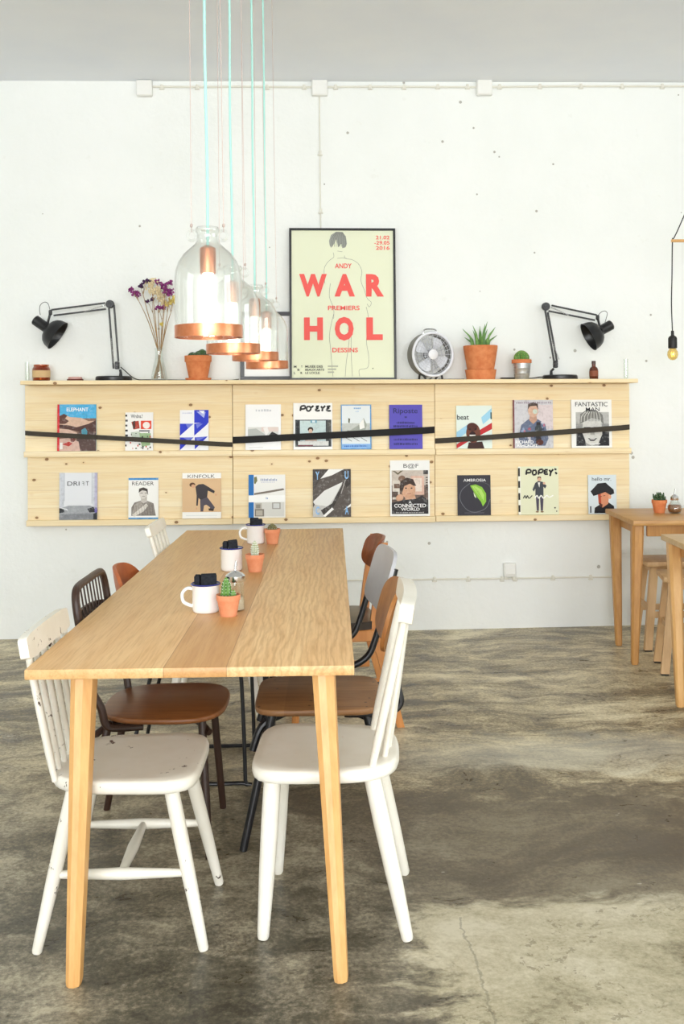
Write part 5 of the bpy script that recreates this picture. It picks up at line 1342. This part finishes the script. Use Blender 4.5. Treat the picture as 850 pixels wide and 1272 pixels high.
flower('thick dried stem with a cream flower head at the top of the bunch', -.030, .0, [(195, 458), (197, 441), (194.5, 410), (192, 385), (190, 366)], [(186, 354), (190, 350), (194, 360), (189, 362)], 'petal_cream', 12, .012, -.01)
flower('dried stem with cream blooms near the middle of the bunch', -.022, -.014, [(196, 455), (198.5, 441), (197, 410), (196, 385)], [(196, 362), (201, 372), (197, 368), (205, 377)], 'petal_cream', 10, .010, .02)
flower('dried stem with magenta purple blooms at the top right', -.026, .010, [(196, 455), (199, 440), (202, 410), (204, 385), (205, 368)], [(196, 351), (202, 354), (210, 351.5), (204, 358)], 'petal_purple', 8, .009, .0)
flower('dried stem with magenta blooms leaning to the right edge', -.018, .016, [(196.5, 455), (199.5, 440), (205, 410), (209, 385)], [(206, 361), (213, 362), (211, 366)], 'petal_purple', 8, .009, -.015)
flower('dried stem with pale yellow blooms low on the right', -.032, -.006, [(195, 455), (199.5, 438), (207, 405), (213, 385)], [(208, 377), (213, 374), (216, 370)], 'petal_yellow', 9, .010, .01)
flower('short dried stem with pink purple blooms in the centre', -.012, .02, [(197, 455), (199, 440), (200.5, 412), (201, 395)], [(197, 382), (203, 382)], 'petal_purple', 7, .008, .015)
flower('dried stem with one small yellow bud halfway up', .002, -.02, [(198, 455), (199.5, 440), (201, 420)], [(201.5, 403)], 'petal_yellow', 4, .004, -.01)

# potted plants on the shelf
p = on_s(246.5); cactus('terracotta pot with a clump of dark cactus, beside the dried flowers', p, 'cluster', .081, .142, 'terracotta', None, 0, .014)
p = on_s(597.5, -.11)
t = thing('potted_aloe', 'large terracotta pot of spiky green aloe between fan and tin pot', 'potted plant', p)
R = .104
m = MB(); m.lathe([(0, 0), (R * .83, 0), (R * .91, .058), (R * .93, .060), (R * .88, .060), (R * .80, .008), (0, .008)], 40); m.build('saucer', 'terracotta', t, angle=30)
m = MB(); m.lathe([(0, .0085), (R * .70, .0085), (R * .96, .168), (R, .192), (R, .206), (R * .95, .206), (R * .92, .19), (0, .19)], 44); m.build('pot', 'terracotta', t, angle=30)
m = MB(); m.lathe([(0, .1895), (R * .925, .1895), (R * .9, .195), (0, .197)], 24); m.build('soil', 'soil', t)
m = MB()
leaves = [(-.085, .105), (-.06, .085), (-.045, .12), (-.03, .10), (-.018, .075), (-.005, .09), (.008, .125), (.02, .13), (.03, .10), (.045, .15), (.06, .10), (.075, .115), (.088, .07), (.0, .06), (-.07, .06), (.05, .07)]
for k, (dx, h) in enumerate(leaves):
    y = .045 * sin(k * 2.3); b = Vector((dx * .55, y * .8, .193)); e = Vector((dx * 1.28, y * 1.5, .197 + h * 1.08)); c = (b + e) / 2 + Vector((-dx * .18, 0, h * .08))
    m.tube([b, b.lerp(c, .5), c, c.lerp(e, .6), e], [.0075, .0072, .0058, .0032, .0005], 8, smooth=3, flat=.45, flatdir=(0, 1, 0))
m.build('leaves', 'aloe_green', t)
p = on_s(648.5)
t = thing('potted_cactus', 'round ribbed cactus in a zinc pot with a terracotta rim', 'potted plant', p)
m = MB(); m.lathe([(0, 0), (.040, 0), (.041, .003), (.0485, .034), (.0495, .036), (.0485, .038), (.052, .064), (.0535, .066), (.052, .068), (.056, .098), (.053, .098), (.04, .09), (0, .09)], 40); m.build('zinc_pot', 'zinc', t, angle=30)
m = MB(); m.lathe([(.05, .0985), (.060, .0985), (.0605, .120), (.054, .122), (.051, .112), (.0495, .0985)], 36, closed=True); m.build('rim', 'terracotta', t, angle=30, label='terracotta rim')
m = MB(); m.lathe([(0, .0905), (.038, .0905), (.0505, .110), (.03, .114), (0, .115)], 24); m.build('soil', 'soil', t)
m = MB(); ribbed(m, (0, 0, .106), .048, .072, 14, .16, None, 6, .0018); m.build('cactus', ['cactus_green', M['petal_yellow']], t, angle=60)

# round desk fan
p = on_s(535, -.115)
t = thing('desk_fan', 'round white and grey desk fan beside the framed poster', 'fan', p, radians(17))
RF = .134; zc = RF + .018
mt = Matrix.Translation((0, 0, zc)) @ Euler((pi / 2, 0, 0)).to_matrix().to_4x4()      # local z -> -y (front)
m = MB(); m.lathe([(RF - .012, -.045), (RF - .002, -.047), (RF, -.042), (RF, .036), (RF - .004, .036), (RF - .006, -.035)], 56, mt, closed=True); m.build('drum', plain('8d8c88', .45, .3), t, angle=40)
m = MB(); m.tube([mt @ Vector(((RF - .004) * cos(a), (RF - .004) * sin(a), .040)) for a in (2 * pi * k / 56 for k in range(56))], .0085, 10, closed=True); m.build('front_ring', plain('e9ebf2', .3), t)
m = MB()
for r in (.040, .055, .070, .085, .100, .115): m.tube([mt @ Vector((r * cos(a), r * sin(a), .043)) for a in (2 * pi * k / 40 for k in range(40))], .0012, 5, closed=True)
for k in range(24):
    a = 2 * pi * k / 24; m.tube([mt @ Vector((.03 * cos(a), .03 * sin(a), .044)), mt @ Vector(((RF - .008) * cos(a), (RF - .008) * sin(a), .041))], .0012, 5)
m.build('front_grille', plain('d9dbe2', .35), t)
m = MB()
for r in (.04, .07, .10): m.tube([mt @ Vector((r * cos(a), r * sin(a), -.042)) for a in (2 * pi * k / 40 for k in range(40))], .0014, 5, closed=True)
for k in range(20):
    a = 2 * pi * k / 20; m.tube([mt @ Vector((0, 0, -.043)), mt @ Vector(((RF - .012) * cos(a), (RF - .012) * sin(a), -.043))], .0014, 5)
m.build('rear_grille', plain('b9bbc2', .4, .3), t)
m = MB(); m.lathe([(0, -.04), (.030, -.04), (.032, -.005), (.02, .0), (0, .0)], 28, mt); m.build('motor', plain('8a8c94', .4), t)
m = MB(); m.lathe([(0, .039), (.030, .039), (.031, .044), (.024, .049), (0, .050)], 32, mt); m.build('hub_cap', plain('f0f0f4', .35), t)
for k in range(4):
    a0 = pi / 4 + k * pi / 2 + .25; m = MB()
    m.sheet(lambda u, v: mt @ Vector(((.066 + .042 * v) * cos(a0 + u * (.36 + .1 * v)), (.066 + .042 * v) * sin(a0 + u * (.36 + .1 * v)), .014 + u * .012)), .0022, 4, 4, 28); m.build('blade', plain('eef0f6', .3), t, angle=60)
for s in (-1, 1):
    m = MB(); m.tube([(s * .055, -.05, .006), (s * .062, -.02, .030), (s * .062, .02, .030), (s * .055, .045, .006)], .0065, 10, smooth=4); m.build('foot', plain('3a3a3c', .4), t)
m = MB(); m.tube([(-.045, 0, zc + RF - .012), (-.040, 0, zc + RF + .014), (-.02, 0, zc + RF + .022), (.02, 0, zc + RF + .022), (.040, 0, zc + RF + .014), (.045, 0, zc + RF - .012)], .0045, 8, smooth=4); m.build('handle', 'chrome', t)
m = MB(); R_ = Matrix.Rotation(-radians(17), 3, 'Z')
m.tube([R_ @ Vector(q) for q in ((.02, .05, .02), (.0, .075, .004), (-.06, .082, .0035), (-.14, .08, .0045), (-.175, .085, .006))], .0028, 8, smooth=5)
m.tube([R_ @ Vector(q) for q in ((.06, .07, .004), (.12, .082, .0032), (.19, .08, .0028), (.22, .08, .0026))], .0028, 8, smooth=5); m.build('power_cord', 'black_soft', t)
p = on_s(632, -.05); m = MB(); m.box((0, 0, .007), (.10, .03, .014), .004, seg=2); o = m.build('plug_block', 'black_soft', None, p); o.rotation_euler = (0, TILT, .05)
tag(o, 'small black plug block lying flat left of the zinc pot', 'plug')

# ------------------------------------------------------------------ glass pendants in a row over the table
def pendant(label, px, d, ring_y):
    c = at(px, ring_y, d)
    t = thing('pendant_lamp', label, 'pendant lamp', c, 0, 'glass bell pendants in a row over the long table')
    m = MB()
    out = [(.0985, .002), (.0995, .03), (.0995, .175), (.097, .200), (.088, .226), (.072, .250), (.052, .268), (.038, .280), (.033, .290), (.032, .312), (.036, .316), (.037, .324), (.033, .330)]
    inn = [(r - .003, z) for r, z in out]
    m.lathe(out + inn[::-1], 48, closed=True)
    m.build('glass_bell', 'demijohn_glass', t, angle=60)
    for s in (-1, 1):
        m = MB(); m.tube([(s * (.033 + .013 * (1 + cos(a)) * 1.0), 0, .306 + .015 * sin(a)) for a in (2 * pi * k / 20 for k in range(20))], .0045, 8, closed=True); m.build('glass_ear', 'demijohn_glass', t)
    m = MB(); m.lathe([(.0998, 0), (.1015, 0), (.1015, .036), (.0998, .036)], 56, closed=True); m.build('copper_band', 'copper', t, angle=30)
    m = MB(); m.lathe([(0, .276), (.010, .276), (.023, .268), (.024, .262), (.024, .192), (.0215, .192), (.0215, .2), (0, .2)], 32); m.build('socket', 'copper', t, angle=40)
    m = MB(); m.lathe([(0, .026), (.012, .027), (.0175, .036), (.0185, .05), (.0185, .185), (.014, .198), (0, .198)], 28); m.build('tube_bulb', 'tube_light', t, angle=60)
    H = ZC - c.z - .0005
    m = MB(); m.tube([(0, 0, .274), (.001, 0, .5), (-.002, 0, .9), (.001, 0, 1.3), (0, 0, H)], .0043, 10, smooth=6); m.build('cord', 'mint_cord', t, label='mint green fabric cord')
    for s in (-1, 1):
        m = MB(); x = s * .048
        m.tube([(x, 0, .316), (x, 0, .335), (x * .9, 0, H)], .0011, 6); m.ball((x, 0, .336), .005, 1, (1, 1, 1.5)); m.build('hanging_wire', 'pink_wire', t)
    m = MB(); m.lathe([(0, H - .0005), (.05, H - .0005), (.05, H - .02), (.04, H - .026), (0, H - .026)][::-1], 32); m.build('ceiling_rose', 'white_plastic', t)
    return t
pendant('clear glass bell pendant with copper band, largest and nearest, hanging first over the table', 259.5, 2.99, 419.5)
pendant('clear glass bell pendant with copper band, second back from the nearest', 290, 3.76, 439.5)
pendant('clear glass bell pendant with copper band, third back from the nearest', 317.5, 4.35, 448)
pendant('clear glass bell pendant with copper band, farthest back, against the framed picture', 332, 4.77, 458)

# bare bulb hung over a wooden arm
c = at(836, 440, 5.62)
t = thing('bulb_lamp', 'bare filament bulb in a black socket on a cord looped over a wooden arm', 'hanging lamp', (c.x, c.y, c.z), 0)
def LB(px, py): return at(px, py, 5.62) - c
zso = LB(836, 432).z
m = MB(); m.lathe([(0, -.034), (.012, -.032), (.024, -.022), (.030, -.004), (.028, .014), (.018, .03), (.013, zso), (0, zso)], 28); m.build('glass_bulb', 'bulb_glass', t, angle=60)
m = MB(); m.tube([(.008 * cos(k * 1.05), .008 * sin(k * 1.05), -.014 + .026 * (k % 2)) for k in range(7)], .0011, 6); m.build('filament', 'filament', t)
m = MB(); m.lathe([(0, zso - .003), (.0235, zso - .003), (.0245, zso), (.0245, zso + .052), (.020, zso + .062), (.009, zso + .070), (.008, zso + .096), (0, zso + .097)], 28); m.build('socket', 'black_soft', t, angle=40)
top = LB(837, 299); up_ = LB(850, 268)
dirn = (up_ - top)
m = MB(); m.tube([(0, 0, zso + .09), (-.004, 0, zso + .25), (.001, 0, zso + .4), (top.x - .006, 0, top.z), (top.x + .004, 0, top.z + .018), top + dirn, top + dirn * 5], .0033, 8, smooth=4); m.build('cord', 'black_soft', t)
arm = MB(); L_ = .62
arm.lathe([(0, -.012), (.0085, -.012), (.0085, L_), (0, L_)], 20, Matrix.Translation(top + Vector((0, 0, -.0005))) @ Euler((0, pi / 2, 0)).to_matrix().to_4x4())
arm.build('wooden_arm', 'oak', t)
m = MB(); yw = -(c.y) - .001
m.box((top.x + L_ - .03, yw / 2, top.z), (.025, yw, .025), .003); m.box((top.x + L_ - .03, yw - .01, top.z), (.08, .02, .16), .004); m.build('wall_bracket', 'oak', t)
e = top + dirn * 5
m = MB(); m.tube([e, (e.x + .02, 0, e.z + .05), (e.x + .03, 0, ZC - c.z)], .0033, 8); m.build('cord_drop', 'black_soft', t)

# ------------------------------------------------------------------ surface wiring on the wall
def cable(name, label, pts, r, clips, cat='cable', yw=-.008):
    P = [on_y(a, b, yw) for a, b in pts]
    root = thing(name, label, cat, (P[0].x, 0, P[0].z))
    m = MB(); m.tube([q - P[0] + Vector((0, yw, 0)) for q in P], r, 8, smooth=3); m.build('cable_run', 'cable_white', root)
    for (a, b) in clips:
        q = on_y(a, b, yw) - P[0]
        m = MB(); m.box((q.x, -.0081, q.z), (.018, .015, .030), .004); m.box((q.x, -.0081, q.z - .012), (.03, .012, .010), .003); m.build('clip', 'cable_white', root)
    return root
cable('wall_cable', 'white cable clipped along the top of the wall just under the ceiling', [(190, 107.5), (250, 107.8), (300, 107.5), (378, 108), (480, 107.5), (600, 108), (700, 107), (870, 107)], .0065,
      [(201, 108), (245, 108), (332, 108), (378, 108), (417, 108), (460, 108), (502, 108), (544, 107.5), (581, 107.5), (621, 107.5), (671, 107), (722, 107), (773, 107), (823, 107)])
cable('wall_cable', 'thin white cable dropping straight from the middle junction box to behind the poster', [(397, 119), (397.5, 180), (398, 240), (399, 300)], .004, [(397.6, 190), (398.6, 262)])
cable('wall_cable', 'white cable clipped low on the wall, passing the socket box', [(428, 721), (500, 720), (540, 719.5), (582, 719), (632, 718.5), (690, 717.5), (770, 716.5)], .0055,
      [(455, 720.7), (500, 720), (540, 719.5), (582, 719), (624, 719), (640, 718.7), (687, 717.6), (734, 717)])
for px, py, lab in ((180, 111, 'square white junction box at the left end of the high cable'), (397, 110.6, 'square white junction box above the framed poster'), (601, 110, 'square white junction box on the high cable above the aloe')):
    q = on_y(px, py, 0); t = thing('junction_box', lab, 'junction box', (q.x, 0, q.z), 0, 'junction boxes on the high cable')
    m = MB(); m.box((0, -.019, 0), (.098, .036, .098), .008, seg=2); m.build('box', 'white_plastic', t)
    m = MB(); m.box((0, -.0395, 0), (.088, .005, .088), .002); m.build('cover', 'white_plastic', t)
q = on_y(632.5, 707, 0); t = thing('wall_socket', 'white socket box on the low wall cable below the racks', 'socket', (q.x, 0, q.z))
m = MB(); m.box((0, -.02, 0), (.075, .038, .085), .007, seg=2); m.build('box', 'white_plastic', t)
m = MB(); m.box((0, -.042, .004), (.062, .006, .062), .002); m.build('flap', 'white_plastic', t)
m = MB()
for s in (-1, 1): m.lathe([(0, 0), (.010, 0), (.010, -.022), (0, -.022)], 12, Matrix.Translation((s * .024, -.012, -.04)))
m.build('gland', 'cable_white', t)

# ------------------------------------------------------------------ camera and colour
cam = bpy.data.cameras.new('camera'); co = bpy.data.objects.new('camera', cam); COL.objects.link(co)
mtx = Matrix((RT, UP, -FW)).transposed().to_4x4(); mtx.translation = CAM; co.matrix_world = mtx
cam.sensor_fit = 'VERTICAL'; cam.sensor_height = 36.0; cam.sensor_width = 36.0 * IMW / IMH
cam.lens = FPX / IMH * 36.0
cam.shift_y = (HZ - IMH / 2) / IMH
cam.clip_start = 0.05
SC.camera = co
SC.view_settings.view_transform = 'Standard'; SC.view_settings.look = 'None'; SC.view_settings.gamma = 1.0
SC.view_settings.use_curve_mapping = False
SC.view_settings.exposure = -0.68
SC.cycles.use_denoising = True
SC.cycles.max_bounces = 12; SC.cycles.transparent_max_bounces = 24; SC.cycles.diffuse_bounces = 6
SC.cycles.caustics_reflective = False; SC.cycles.caustics_refractive = False
SC.cycles.sample_clamp_indirect = 6.0
